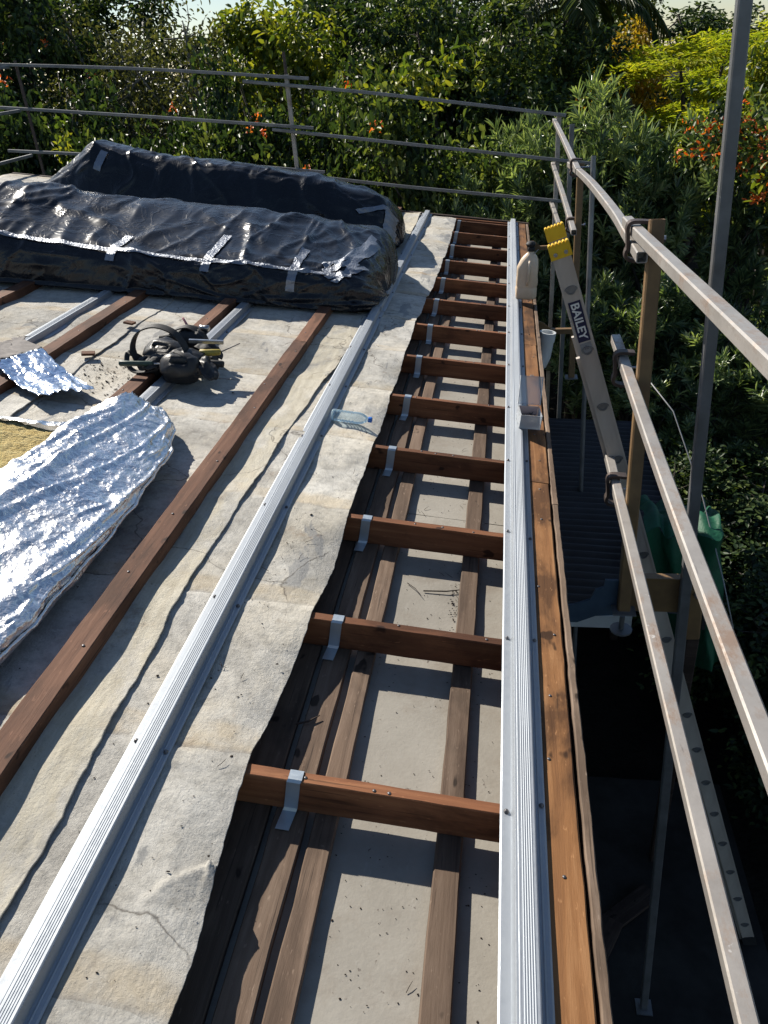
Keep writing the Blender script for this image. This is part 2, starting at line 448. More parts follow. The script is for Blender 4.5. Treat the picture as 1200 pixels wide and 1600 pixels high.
# ------------------------------------------------------------------ mesh helpers
class MB:
    def __init__(self):
        self.v = []
        self.f = []

    def box(self, a, b):
        x0, y0, z0 = a
        x1, y1, z1 = b
        i = len(self.v)
        self.v += [(x0, y0, z0), (x1, y0, z0), (x1, y1, z0), (x0, y1, z0), (x0, y0, z1), (x1, y0, z1), (x1, y1, z1), (x0, y1, z1)]
        self.f += [tuple(i + k for k in q) for q in ((3, 2, 1, 0), (4, 5, 6, 7), (0, 1, 5, 4), (1, 2, 6, 5), (2, 3, 7, 6), (3, 0, 4, 7))]
        return self

    def loops(self, loops, cap=True, closed=False):
        """skin a list of equal-length vertex rings"""
        n = len(loops[0])
        i0 = len(self.v)
        for L in loops:
            self.v += [tuple(p) for p in L]
        m = len(loops)
        for k in range(m if closed else m - 1):
            a = i0 + k * n
            b = i0 + ((k + 1) % m) * n
            for j in range(n):
                jj = (j + 1) % n
                self.f.append((a + j, a + jj, b + jj, b + j))
        if cap and not closed:
            self.f.append(tuple(i0 + j for j in reversed(range(n))))
            self.f.append(tuple(i0 + (m - 1) * n + j for j in range(n)))
        return self

    def plank(self, axis, a, b, ch=0.003, seg=8, jit=0.002, rng=rnd):
        """chamfered bar along 'u' (x) or 'v' (y) from corner a to corner b, edges slightly uneven"""
        loops = []
        ai = 0 if axis == 'u' else 1
        ci = 1 - ai
        ph = rng.random() * 50
        for k in range(seg + 1):
            s = a[ai] + (b[ai] - a[ai]) * k / seg
            c0, c1, w0, w1 = a[ci], b[ci], a[2], b[2]
            J = lambda q: jit * (0.7 * noise.noise(Vector((s * 1.1 + ph, q * 7.7, ph))) + 0.6 * noise.noise(Vector((s * 9.1 + ph, q * 7.7, ph + 3))) + 0.5 * noise.noise(Vector((s * 31 + ph, q * 7.7, ph + 6))))
            c0 += J(1); c1 += J(2); w1 += J(3) * 0.6; w0 += J(4) * 0.3
            h = ch * (1 + 0.6 * noise.noise(Vector((s * 9, 3, ph))))
            ring = [(c0 + h, w0), (c1 - h, w0), (c1, w0 + h), (c1, w1 - h), (c1 - h, w1), (c0 + h, w1), (c0, w1 - h), (c0, w0 + h)]
            if ai == 0:
                loops.append([(s, c, w) for c, w in reversed(ring)])
            else:
                loops.append([(c, s, w) for c, w in ring])
        return self.loops(loops)

    def tube(self, path, r, n=10, square=False, cap=True, hollow=0.0):
        """round or square tube swept along a path; r may be a list"""
        path = [Vector(p) for p in path]
        rs = r if isinstance(r, (list, tuple)) else [r] * len(path)
        up = Vector((0, 0, 1))
        loops = []
        last = None
        for i, p in enumerate(path):
            if i == 0:
                d = path[1] - p
            elif i == len(path) - 1:
                d = p - path[i - 1]
            else:
                d = path[i + 1] - path[i - 1]
            d.normalize()
            if last is None:
                ref = up if abs(d.dot(up)) < 0.95 else Vector((1, 0, 0))
                s = d.cross(ref).normalized()
            else:
                s = (last - d * last.dot(d)).normalized()
            last = s
            t = s.cross(d).normalized()
            if square:
                c = rs[i]
                h = c * 0.22
                pts = [(-c + h, -c), (c - h, -c), (c, -c + h), (c, c - h), (c - h, c), (-c + h, c), (-c, c - h), (-c, -c + h)]
                loops.append([p + s * a + t * b for a, b in pts])
            else:
                loops.append([p + s * (cos(2 * pi * k / n) * rs[i]) + t * (sin(2 * pi * k / n) * rs[i]) for k in range(n)])
        if hollow:
            # inner wall a short way in, so that the open end reads as a tube
            for end in (0, -1):
                L = loops[end]
                c = sum(L, Vector()) / len(L)
                d = (path[1] - path[0]).normalized() if end == 0 else (path[-2] - path[-1]).normalized()
                inner = [c + (q - c) * 0.8 for q in L]
                deep = [q + d * hollow for q in inner]
                self.loops([L, inner, deep] if end == -1 else [deep, inner, L], cap=False)
                base = len(self.v)
                self.v += [tuple(q) for q in deep]
                self.f.append(tuple(base + j for j in range(len(deep))))
            return self.loops(loops, cap=False)
        return self.loops(loops, cap=cap)

    def lathe(self, prof, n=20, frame=None, cap=True):
        fr = frame or Matrix.Identity(4)
        loops = [[fr @ Vector((r * cos(2 * pi * k / n), r * sin(2 * pi * k / n), z)) for k in range(n)] for r, z in prof]
        return self.loops(loops, cap=cap)

    def grid(self, fn, nu, nv, flip=False):
        i = len(self.v)
        for a in range(nu + 1):
            for b in range(nv + 1):
                self.v.append(tuple(fn(a / nu, b / nv)))
        for a in range(nu):
            for b in range(nv):
                q = (i + a * (nv + 1) + b, i + (a + 1) * (nv + 1) + b, i + (a + 1) * (nv + 1) + b + 1, i + a * (nv + 1) + b + 1)
                self.f.append(tuple(reversed(q)) if flip else q)
        return self

    def mesh(self, name, mat, smooth=False):
        me = bpy.data.meshes.new(name)
        me.from_pydata(self.v, [], self.f)
        me.materials.append(M[mat] if isinstance(mat, str) else mat)
        if smooth:
            me.polygons.foreach_set('use_smooth', [True] * len(me.polygons))
        me.update()
        return me

    def build(self, name, mat, parent=None, smooth=False, sharp=None, label=None):
        me = self.mesh(name, mat, smooth)
        if smooth and sharp:
            me.set_sharp_from_angle(angle=radians(sharp))
        return link(name, me, parent, label)


def link(name, me, parent=None, label=None, loc=None, rot=None):
    o = bpy.data.objects.new(name, me)
    COL.objects.link(o)
    if parent is not None:
        o.parent = parent
    if label:
        o['label'] = label
    if loc is not None:
        o.location = loc
    if rot is not None:
        o.rotation_euler = rot
    return o


def tag(o, label, cat, group=None):
    o['label'] = label
    o['category'] = cat
    if group:
        o['group'] = group
    return o


def thing(name, label, cat, loc=(0, 0, 0), rot=(0, 0, 0), group=None):
    o = bpy.data.objects.new(name, None)
    COL.objects.link(o)
    o.empty_display_size = 0.1
    o.location = loc
    o.rotation_euler = rot
    return tag(o, label, cat, group)


def roof(u, v, w=0.0):
    return U * u + V * v + W * w


def on_roof(name, label, cat, u, v, w=0.0, turn=0.0, group=None):
    """a thing standing on the roof: its own axes lie in the roof plane"""
    o = thing(name, label, cat, roof(u, v, w), (0, 0, 0), group)
    o.rotation_euler = (Matrix.Rotation(PHI, 3, 'Y') @ Matrix.Rotation(turn, 3, 'Z')).to_euler()
    return o


def N(x, y=0.0, z=0.0):
    return noise.noise(Vector((x, y, z)))


def lerp_tab(tab, x):
    if x <= tab[0][0]:
        return tab[0][1:]
    for a, b in zip(tab, tab[1:]):
        if x <= b[0]:
            t = (x - a[0]) / (b[0] - a[0])
            return tuple(p + (q - p) * t for p, q in zip(a[1:], b[1:]))
    return tab[-1][1:]


def catmull(pts, t, closed=False):
    n = len(pts)
    seg = n if closed else n - 1
    x = min(max(t, 0), 1) * seg
    i = min(int(x), seg - 1)
    f = x - i
    if closed:
        p = [pts[(i + k) % n] for k in (-1, 0, 1, 2)]
    else:
        p = [pts[min(max(i + k, 0), n - 1)] for k in (-1, 0, 1, 2)]
    return tuple(0.5 * (2 * b + (c - a) * f + (2 * a - 5 * b + 4 * c - d) * f * f + (3 * b - a - 3 * c + d) * f ** 3) for a, b, c, d in zip(*p))


# ------------------------------------------------------------------ ground
def ground_z(x, y):
    r = sqrt(x * x + y * y)
    return GROUND_Z + 0.06 * N(x * 0.6, y * 0.6) * (1 if r < 40 else 0)


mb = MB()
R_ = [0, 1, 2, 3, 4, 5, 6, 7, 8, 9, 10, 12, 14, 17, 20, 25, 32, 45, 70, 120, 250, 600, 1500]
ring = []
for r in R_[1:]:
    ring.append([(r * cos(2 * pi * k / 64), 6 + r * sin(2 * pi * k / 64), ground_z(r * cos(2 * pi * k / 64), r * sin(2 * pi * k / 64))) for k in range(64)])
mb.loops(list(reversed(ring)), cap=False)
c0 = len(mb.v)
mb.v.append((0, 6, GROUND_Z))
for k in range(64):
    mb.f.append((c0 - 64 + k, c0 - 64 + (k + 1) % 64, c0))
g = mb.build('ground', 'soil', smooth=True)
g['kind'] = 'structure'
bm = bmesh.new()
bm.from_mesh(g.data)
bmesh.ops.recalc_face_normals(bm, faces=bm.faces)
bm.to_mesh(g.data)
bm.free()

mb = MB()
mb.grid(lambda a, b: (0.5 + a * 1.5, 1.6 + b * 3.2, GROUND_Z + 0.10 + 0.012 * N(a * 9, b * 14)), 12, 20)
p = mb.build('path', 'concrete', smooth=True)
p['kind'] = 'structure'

# ------------------------------------------------------------------ the house
house = on_roof('house', 'house being reroofed, its timber roof frame and old pale membrane laid bare', 'house', 0, 0, 0)
ROOF_END = 8.55
JV = [1.232 + 0.597 * k for k in range(13)]

# walls under the eaves
for nm, a, b in (('wall', (-5.0, 0.2, -4.2), (0.16, ROOF_END - 0.1, -0.34)),):
    mb = MB()
    mb.box(a, b)
    o = mb.build(nm, 'wall', house)

# ceiling sheets seen between the joists
for k, (v0, v1) in enumerate(((0.2, 2.715), (2.719, 5.1), (5.104, ROOF_END - 0.04))):
    mb = MB()
    mb.grid(lambda a, b: (-0.60 + a * 0.96, v0 + (v1 - v0) * b, -0.134 + 0.002 * N(a * 4, b * 9 + k * 5)), 10, 30)
    mb.build('ceiling_panel', 'panel', house, smooth=True)
# boards and slats that the joists sit on
for u0, u1, top in ((-0.62, -0.440, -0.104), (-0.432, -0.338, -0.106), (-0.322, -0.246, -0.103), (-0.227, -0.171, -0.104), (0.066, 0.127, -0.105)):
    mb = MB()
    mb.plank('v', (u0, 0.25, -0.1325), (u1, ROOF_END - 0.06, top), 0.003, 90, 0.0045)
    mb.build('slat', 'grey_wood', house)

# screws and nails share one mesh each
scr = MB()
scr.lathe([(0.0058, 0.0), (0.0066, 0.002), (0.0045, 0.0024), (0.0042, 0.0062), (0.0025, 0.0072)], 8)
SCREW = scr.mesh('screw', 'screw', True)
nl = MB()
nl.lathe([(0.0040, -0.002), (0.0046, 0.0012), (0.002, 0.0022)], 7)
NAIL = nl.mesh('nail', 'screw', True)

# joists, each with its galvanised strap
for k, v in enumerate(JV):
    mb = MB()
    hw = 0.0155
    skew = rnd.uniform(-0.004, 0.004)
    mb.plank('u', (-0.62, v - hw, -0.102), (0.2985, v + hw, -0.001), 0.0022, 20, 0.002)
    j = mb.build('joist', 'joist_wood', house)
    for q in range(3):
        link('nail', NAIL, j, loc=(rnd.uniform(-0.3, 0.18), v + rnd.uniform(-0.008, 0.008), -0.001))
    su = -0.287 + rnd.uniform(-0.012, 0.012)
    sw = 0.0165
    lean = rnd.uniform(-0.012, 0.004)
    path = [(v + hw + 0.0015, -0.055), (v + hw + 0.002, -0.004), (v + hw - 0.002, 0.0012), (v, 0.002), (v - hw + 0.002, 0.0014), (v - hw - 0.0022, -0.004), (v - hw - 0.003, -0.05), (v - hw - 0.0045, -0.09), (v - hw - 0.009, -0.0985), (v - hw - 0.03, -0.1005), (v - hw - 0.062, -0.099)]
    ring = []
    for i, (pv, pw) in enumerate(path):
        du = lean * max(0, i - 4) / 4
        th = 0.0012
        nx = path[min(i + 1, len(path) - 1)]
        pr = path[max(i - 1, 0)]
        tv, tw = nx[0] - pr[0], nx[1] - pr[1]
        L = sqrt(tv * tv + tw * tw)
        nv_, nw_ = -(-tw / L), -(tv / L)
        ring.append([(su - sw + du, pv, pw), (su + sw + du, pv, pw), (su + sw + du, pv + nv_ * th, pw + nw_ * th), (su - sw + du, pv + nv_ * th, pw + nw_ * th)])
    mb = MB()
    mb.loops(ring)
    st = mb.build('strap', 'strap', j)

# far end beam and left rim of the opening
mb = MB()
mb.plank('u', (-5.2, ROOF_END + 0.004, -0.16), (0.414, ROOF_END + 0.05, 0.012), 0.004, 30, 0.003)
mb.build('end_beam', 'dark_wood', house)
mb = MB()
mb.plank('u', (-0.34, ROOF_END - 0.03, -0.102), (0.298, ROOF_END, -0.004), 0.003, 10, 0.002)
mb.build('end_joist', 'joist_wood', house)

# edge boards on the right
cuts = [0.2, 2.862, 3.5, 4.62, 6.9, ROOF_END]
for a, b in zip(cuts, cuts[1:]):
    mb = MB()
    dz = rnd.uniform(-0.002, 0.003)
    mb.plank('v', (0.3015, a + 0.0012, -0.13), (0.382 + rnd.uniform(-0.003, 0.002), b - 0.0012, 0.004 + dz), 0.004, max(6, int((b - a) * 14)), 0.0035)
    e = mb.build('edge_board', 'edge_wood', house)
    q = a + 0.2
    while q < b:
        link('nail', NAIL, e, loc=(0.335 + rnd.uniform(-0.02, 0.03), q, 0.005 + dz))
        q += rnd.uniform(0.2, 0.45)
for a, b in ((0.2, 2.70), (2.704, 5.6), (5.604, ROOF_END)):
    mb = MB()
    mb.plank('v', (0.389, a, -0.17), (0.411, b, 0.002), 0.003, max(10, int((b - a) * 60)), 0.0035)
    mb.build('edge_strip', 'strip_wood', house)
mb = MB()
mb.plank('v', (0.3015, 0.2, -0.19), (0.3885, ROOF_END, -0.135), 0.003, 30, 0.003)
mb.build('edge_beam', 'dark_wood', house)


# old membrane in three lapped sheets
def sag(u, v):
    ph = (v - JV[0]) / 0.597
    s = -0.0065 * (1 - cos(2 * pi * ph)) * (0.75 + 0.6 * N(u * 1.7, v * 1.3, 4))
    s += 0.006 * N(u * 2.3 + 7, v * 1.1, 1) - 0.003 + 0.0035 * N(u * 7, v * 4.5, 2) + 0.0022 * N(u * 19, v * 11, 3)
    near = abs((ph + 0.5) % 1.0 - 0.5) * 0.597
    return max(s, -0.0035 - 0.5 * max(0.0, near - 0.022))


def rag(v, amp, seed):
    tear = 0.9 * max(0.0, N(v * 4.3, seed + 13) - 0.32)          # odd bites out of the edge
    return amp * (0.4 * N(v * 2.1, seed) + 0.3 * N(v * 7.3, seed + 3) + 0.25 * N(v * 23, seed + 5) + 0.14 * N(v * 61 + 5 * N(v * 3, seed), seed + 9) - 2.2 * tear)


SLIT = [((-0.34, 0.985, 0.0), (-0.405, 0.985, 0.15)), ((-0.405, 0.985, 0.15), (-0.47, 0.93, 0.5)), ((-0.47, 0.93, 0.5), (-0.53, 0.85, 1.0))]


def sheet(name, uL, uR, v0, v1, lift, nu, nv, edge_lift, label, seed):
    def fn(a, b):
        v = v0 + (v1 - v0) * b
        l = uL(v)
        r = uR(v)
        u = l + (r - l) * (1 - (1 - a) ** 1.5)
        w = sag(u, v) + lift
        d = r - u
        if seed == 1:
            for (ta, tb) in SLIT:
                ex, ey = tb[0] - ta[0], tb[1] - ta[1]
                t_ = ((u - ta[0]) * ex + (v - ta[1]) * ey) / (ex * ex + ey * ey)
                if 0 <= t_ <= 1:
                    dist = ((u - ta[0]) * ey - (v - ta[1]) * ex) / sqrt(ex * ex + ey * ey)
                    if dist < 0:
                        w += 0.020 * (1 - t_ * tb[2] - (1 - t_) * ta[2]) * math.exp(dist / 0.035)
        if seed == 1 and d < 0.11:                  # the cut edge droops between the joists
            nj = abs(((v - JV[0]) / 0.597 + 0.5) % 1.0 - 0.5) * 2
            w -= 0.028 * (1 - d / 0.11) ** 1.6 * min(1.0, nj * 1.7) * (0.75 + 0.5 * N(v * 1.7, 6))
        if d < 0.12:
            w += edge_lift * max(0.0, 0.25 + 1.5 * N(v * 1.0, seed, 2) + 0.35 * N(v * 5, seed, 6)) * (1 - d / 0.12) ** 2
        return (u, v, w)
    mb = MB()
    mb.grid(fn, nu, nv)
    o = mb.build(name, 'membrane_peel' if seed == 21 else 'membrane', house, smooth=True, label=label)
    md = o.modifiers.new('thickness', 'SOLIDIFY')
    md.thickness = 0.0035
    md.offset = -1
    return o


def edge_right(v):
    base = lerp_tab([(0.2, -0.365), (0.8, -0.372), (1.05, -0.395), (1.25, -0.398), (1.7, -0.378), (2.1, -0.364), (2.6, -0.37), (3.6, -0.366), (4.9, -0.372), (6.0, -0.335), (7.1, -0.322), (8.6, -0.328)], v)[0]
    return base + rag(v, 0.011, 3)


sheet('membrane_sheet', lambda v: -1.05, edge_right, 0.2, ROOF_END - 0.02, 0.006, 60, 900, 0.012, 'pale torn-edged membrane strip along the open joists', 1)
sheet('membrane_sheet', lambda v: -2.2, lambda v: lerp_tab([(0.2, -0.755), (1.0, -0.75), (1.9, -0.785), (2.9, -0.755), (3.6, -0.725), (4.4, -0.665), (8.6, -0.70)], v)[0] + rag(v, 0.013, 11), 0.2, ROOF_END - 0.02, 0.0105, 56, 700, 0.020, 'middle membrane strip lapping over with a lifted edge', 21)
sheet('membrane_sheet', lambda v: -5.2, lambda v: -1.915 + rag(v, 0.025, 17), 0.2, ROOF_END - 0.02, 0.015, 70, 360, 0.026, None, 41)


# steel top-hat battens
def steel_batten(c, v0, v1, label):
    prof = [(-0.052, 0.004), (-0.052, 0.0055), (-0.048, 0.0075), (-0.028, 0.0075), (-0.0235, 0.036), (-0.022, 0.0385), (-0.018, 0.0385)]
    kn = []
    for i in range(5):                        # rolled grip lines on the top
        x = -0.009 + i * 0.005
        kn += [(x, 0.0385), (x + 0.0012, 0.0397), (x + 0.0024, 0.0397), (x + 0.0036, 0.0385)]
    prof += [(-0.0175, 0.0385), (-0.0165, 0.0392), (-0.0135, 0.0392), (-0.0125, 0.0385)] + kn
    prof += [(0.020, 0.0385), (0.0225, 0.0370), (0.0235, 0.036), (0.028, 0.0075), (0.034, 0.0075), (0.0355, 0.0085), (0.0375, 0.0085), (0.039, 0.0075), (0.048, 0.0075), (0.052, 0.0055), (0.052, 0.004)]
    prof += [(0.0505, 0.004), (0.0268, 0.004), (0.0222, 0.034), (-0.0222, 0.034), (-0.0268, 0.004), (-0.0505, 0.004)]
    mb = MB()
    seg = int((v1 - v0) * 6)
    loops = []
    for k in range(seg + 1):
        v = v0 + (v1 - v0) * k / seg
        du = 0.0012 * N(v * 0.9, c * 10)
        dw = 0.0010 * N(v * 1.3, c * 10, 5)
        loops.append([(c + x + du, v, w + dw) for x, w in reversed(prof)])
    mb.loops(loops)
    o = mb.build('steel_batten', 'galv', house, label=label)
    for v in JV:
        if v0 < v < v1:
            for du in (-0.038, 0.043):
                link('screw', SCREW, o, loc=(c + du, v + rnd.uniform(-0.02, 0.02), 0.0075), rot=(rnd.uniform(-0.1, 0.1), rnd.uniform(-0.1, 0.1), rnd.random()))
    return o


steel_batten(0.252, 0.2, ROOF_END + 0.02, 'shiny steel batten along the outer ends of the joists')
steel_batten(-0.640, 0.2, 5.02, 'long steel batten between the brown batten and the joists, near length')
o = steel_batten(-0.640, 4.96, ROOF_END + 0.02, 'far length of the long steel batten beside the tarpaulin')
o.location = (0.004, 0, 0.0022)
steel_batten(-1.446, 0.2, ROOF_END, 'steel batten under the tool belt')
steel_batten(-2.322, 0.2, ROOF_END, 'steel batten at the left behind the foil offcut')


def timber_batten(u0, u1, cuts, label):
    for a, b in zip(cuts, cuts[1:]):
        mb = MB()
        sh = rnd.uniform(-0.003, 0.003)
        mb.plank('v', (u0 + sh, a + 0.001, -0.002), (u1 + sh, b - 0.001, 0.052), 0.003, max(4, int((b - a) * 14)), 0.0035)
        o = mb.build('timber_batten', 'batten_wood', house, label=label)
        v = a + 0.15
        while v < b:
            link('nail', NAIL, o, loc=((u0 + u1) / 2 + rnd.uniform(-0.02, 0.02), v, 0.0525))
            v += 0.28 + rnd.random() * 0.3


timber_batten(-0.980, -0.905, [0.2, 4.1, ROOF_END], 'reddish brown timber batten left of the long steel batten')
timber_batten(-1.580, -1.507, [0.2, 3.02, ROOF_END], 'brown timber batten beside the steel batten under the tool belt')
timber_batten(-2.155, -2.078, [0.2, ROOF_END], 'brown timber batten behind the foil offcut')
timber_batten(-2.86, -2.78, [0.2, ROOF_END], 'brown timber batten at the far left')

# downpipe elbow below the edge
mb = MB()
mb.tube([(0.47, 5.0, -0.03), (0.47, 5.0, -0.12), (0.468, 4.995, -0.18), (0.455, 4.985, -0.225), (0.42, 4.97, -0.25), (0.30, 4.96, -0.26)], 0.047, 18, cap=False)
mb.lathe([(0.052, -0.03), (0.052, 0.03), (0.043, 0.03), (0.043, -0.03)], 18, Matrix.Translation((0.47, 5.0, -0.05)))
mb.build('downpipe', 'pvc', house, True, 40, 'white plastic downpipe elbow below the edge board')


# ------------------------------------------------------------------ tarpaulin bundles
class Bundle:
    def __init__(self, prof, ridge, uL, uR, endlen, vc, seed, amp=1.0):
        rs_ = random.Random(int(seed * 10))
        self.folds = []
        for k in range(110):
            uu = rs_.uniform(max(uL, -3.7), uR)
            an = rs_.choice((rs_.gauss(1.35, 0.35), rs_.gauss(1.9, 0.3), rs_.gauss(0.15, 0.25), rs_.gauss(2.8, 0.3)))
            self.folds.append((uu, rs_.uniform(0.25, 1.25), cos(an), sin(an), rs_.uniform(0.08, 0.34), rs_.uniform(0.012, 0.035), rs_.uniform(0.006, 0.017) * rs_.choice((1, 1, -0.7))))
        self.prof, self.ridge, self.uL, self.uR, self.e, self.vc, self.seed, self.amp = prof, ridge, uL, uR, endlen, vc, seed, amp

    def raw(self, u, t):
        dv, w = catmull(self.prof, t)
        hm, off = lerp_tab(self.ridge, u)
        w = w * hm
        v = dv + off
        for lim, sg in ((self.uR, 1), (self.uL, -1)):
            x = 1 - (lim - u) * sg / self.e
            if x > 0:
                q = max(0.0, 1 - min(1.0, x) ** 3.2) ** (1 / 2.6)
                v = self.vc + (v - self.vc) * (0.25 + 0.75 * q)
                w = w * (0.06 + 0.94 * q)
        return Vector((u, v, w))

    def surf(self, u, t):
        p = self.raw(u, t)
        n = (self.raw(u + 0.01, t) - self.raw(u - 0.01, t)).cross(self.raw(u, min(1, t + 0.01)) - self.raw(u, max(0, t - 0.01)))
        if n.length > 1e-9:
            n.normalize()
        if n.z < -0.2:
            n = -n
        s = self.seed
        L = t * 1.9
        env = min(1.0, p.z / 0.05 + 0.15)

        def crease(x, y, z, k):
            # narrow sharp ridge where the noise passes through zero
            q = 1 - abs(N(x, y, z)) * k
            return q * q if q > 0 else 0.0
        wob = 0.35 * N(u * 2.5, L * 2.5, s + 50)
        d = 0.020 * N(u * 1.1, L * 1.3, s) + 0.006 * N(u * 3.1 + L, L * 2.3, s + 1)
        k1 = max(0.0, 0.5 + N(u * 0.9, L * 1.2, s + 70))
        d += 0.022 * crease(u * 1.7 + L * 0.5 + wob, L * 0.6, s + 2, 9)               # folds running over the bundle
        d += 0.020 * k1 * crease(u * 0.8 + L * 2.0, L * 2.2 - u * 0.7 + wob, s + 4, 8)   # slanting pulls
        d += 0.017 * k1 * crease(u * 3.4 - L * 2.4, L * 2.2 + u * 1.4, s + 8, 7)
        d += 0.006 * crease(u * 6 + L * 3, L * 5 - u * 3, s + 9, 5) * k1
        for fu, fl, fc_, fs_, ln_, wd_, am_ in self.folds:      # straight tension folds
            x_, y_ = u - fu, L - fl
            if abs(x_) < 0.4:
                pr_ = abs(x_ * fs_ - y_ * fc_)
                if pr_ < wd_ * 2.5:
                    al_ = abs(x_ * fc_ + y_ * fs_) / ln_
                    if al_ < 1:
                        d += am_ * (1 - al_) * (1 - pr_ / (wd_ * 2.5)) ** 1.3
        d *= self.amp * env
        xr = 1 - (self.uR - u) / 0.35
        if xr > 0:
            d += 0.022 * min(1, xr) * (1 - abs(N(u * 9, L * 8, s + 31)) * 2.4)
        p = p + n * (d - 0.01)
        if p.z < 0.034:
            p.z = 0.034 + (p.z - 0.034) * 0.1
        return p, n

    def build(self, parent, nu, nt):
        mb = MB()
        mb.grid(lambda a, b: self.surf(self.uL + (self.uR - self.uL) * a, b)[0], nu, nt, flip=False)
        o = mb.build('plastic_sheet', 'tarp', parent, smooth=True)
        return o

    def tape(self, parent, path, width, n=40):
        """path: (u,t) pairs; the tape hugs the wrinkled sheet"""
        mb = MB()

        def fn(a, b):
            u, t = catmull(path, a)
            u2, t2 = catmull(path, min(1, a + 0.02))
            u1, t1 = catmull(path, max(0, a - 0.02))
            du, dt = u2 - u1, (t2 - t1) * 1.9
            L = sqrt(du * du + dt * dt) or 1
            off = (b - 0.5) * width * (1 + 0.12 * N(a * 13, b * 3, self.seed))
            p, nrm = self.surf(u - dt / L * off, t + du / L * off / 1.9)
            return p + nrm * 0.007 + Vector((0, -0.002, 0.002))
        mb.grid(fn, n, 6)
        return mb.build('tape', 'tape', parent, smooth=True)


front_prof = [(4.76, 0.0), (4.735, 0.05), (4.74, 0.13), (4.765, 0.215), (4.84, 0.27), (5.05, 0.31), (5.32, 0.36), (5.60, 0.412), (5.80, 0.39), (5.98, 0.30), (6.08, 0.15), (6.12, 0.0)]
front = Bundle(front_prof, [(-4.6, 1.15, -0.28), (-3.5, 1.14, -0.20), (-3.15, 1.20, -0.14), (-2.9, 1.10, -0.1), (-2.1, 1.04, -0.03), (-1.5, 1.02, 0), (-0.8, 0.93, 0.06), (-0.5, 0.85, 0.08)], -4.4, -0.615, 0.26, 5.45, 3.3)
t1 = on_roof('tarpaulin_bundle', 'long low bundle wrapped in black plastic and silver tape, in front of the taller one', 'bundle', 0, 0, 0.0, group='bundles wrapped in black plastic')
front.build(t1, 330, 110)
front.tape(t1, [(-4.2, 0.36), (-3.4, 0.345), (-2.9, 0.36), (-2.2, 0.345), (-1.6, 0.34), (-1.1, 0.335), (-0.80, 0.335)], 0.05, 160)
for u, t0, tt in ((-3.22, 0.22, 0.36), (-2.30, 0.26, 0.45), (-1.70, 0.25, 0.50), (-1.16, 0.18, 0.47)):
    front.tape(t1, [(u - 0.01, t0), (u, (t0 + tt) / 2), (u + 0.015, tt)], 0.055, 34)
front.tape(t1, [(-0.98, 0.355), (-0.86, 0.40), (-0.76, 0.50), (-0.72, 0.58)], 0.055, 40)
front.tape(t1, [(-0.99, 0.385), (-0.88, 0.435), (-0.80, 0.52), (-0.76, 0.60)], 0.05, 40)
front.tape(t1, [(-0.95, 0.30), (-0.82, 0.36), (-0.73, 0.42)], 0.05, 30)
front.tape(t1, [(-0.90, 0.27), (-0.84, 0.34), (-0.80, 0.43)], 0.05, 30)

rear_prof = [(6.34, 0.0), (6.33, 0.10), (6.38, 0.26), (6.45, 0.40), (6.53, 0.51), (6.63, 0.565), (6.85, 0.55), (7.15, 0.44), (7.40, 0.27), (7.50, 0.12), (7.55, 0.0)]
rear = Bundle(rear_prof, [(-4.4, 0.30, 0.0), (-3.75, 0.50, 0), (-3.25, 1.17, 0.0), (-2.95, 1.08, 0), (-2.6, 1.03, 0), (-2.0, 1.02, 0.02), (-1.5, 0.95, 0.04), (-1.1, 0.82, 0.08), (-0.85, 0.68, 0.1), (-0.7, 0.6, 0.1)], -4.2, -0.72, 0.26, 6.95, 8.1, 0.75)
t2 = on_roof('tarpaulin_bundle', 'taller peaked bundle wrapped in black plastic behind the low one', 'bundle', 0, 0, 0.0, group='bundles wrapped in black plastic')
rear.build(t2, 300, 90)
rear.tape(t2, [(-3.18, 0.30), (-3.16, 0.36), (-3.14, 0.42)], 0.06, 14)
rear.tape(t2, [(-1.05, 0.30), (-0.93, 0.36), (-0.84, 0.44)], 0.05, 20)
rear.tape(t2, [(-0.80, 0.16), (-0.79, 0.30), (-0.80, 0.45)], 0.09, 24)

# ------------------------------------------------------------------ foil insulation blanket
foil = on_roof('insulation_blanket', 'crumpled silver foil insulation blanket lying beside the brown batten', 'insulation', 0, 0, 0.0)
center = [(0.0, -1.35, 2.90, 0.035, 0.13), (0.03, -1.335, 2.86, 0.09, 0.16), (0.08, -1.325, 2.76, 0.15, 0.17), (0.2, -1.325, 2.5, 0.20, 0.17), (0.5, -1.325, 1.9, 0.24, 0.165), (0.75, -1.36, 1.4, 0.26, 0.16), (1.0, -1.42, 0.8, 0.28, 0.17)]
cs = [(1.0, 0.24), (0.98, 0.42), (0.82, 0.52), (0.45, 0.66), (0.0, 0.84), (-0.35, 1.0), (-0.7, 0.92), (-0.98, 0.5), (-1.0, 0.2), (-0.9, 0.06), (0.0, 0.05), (0.9, 0.06)]


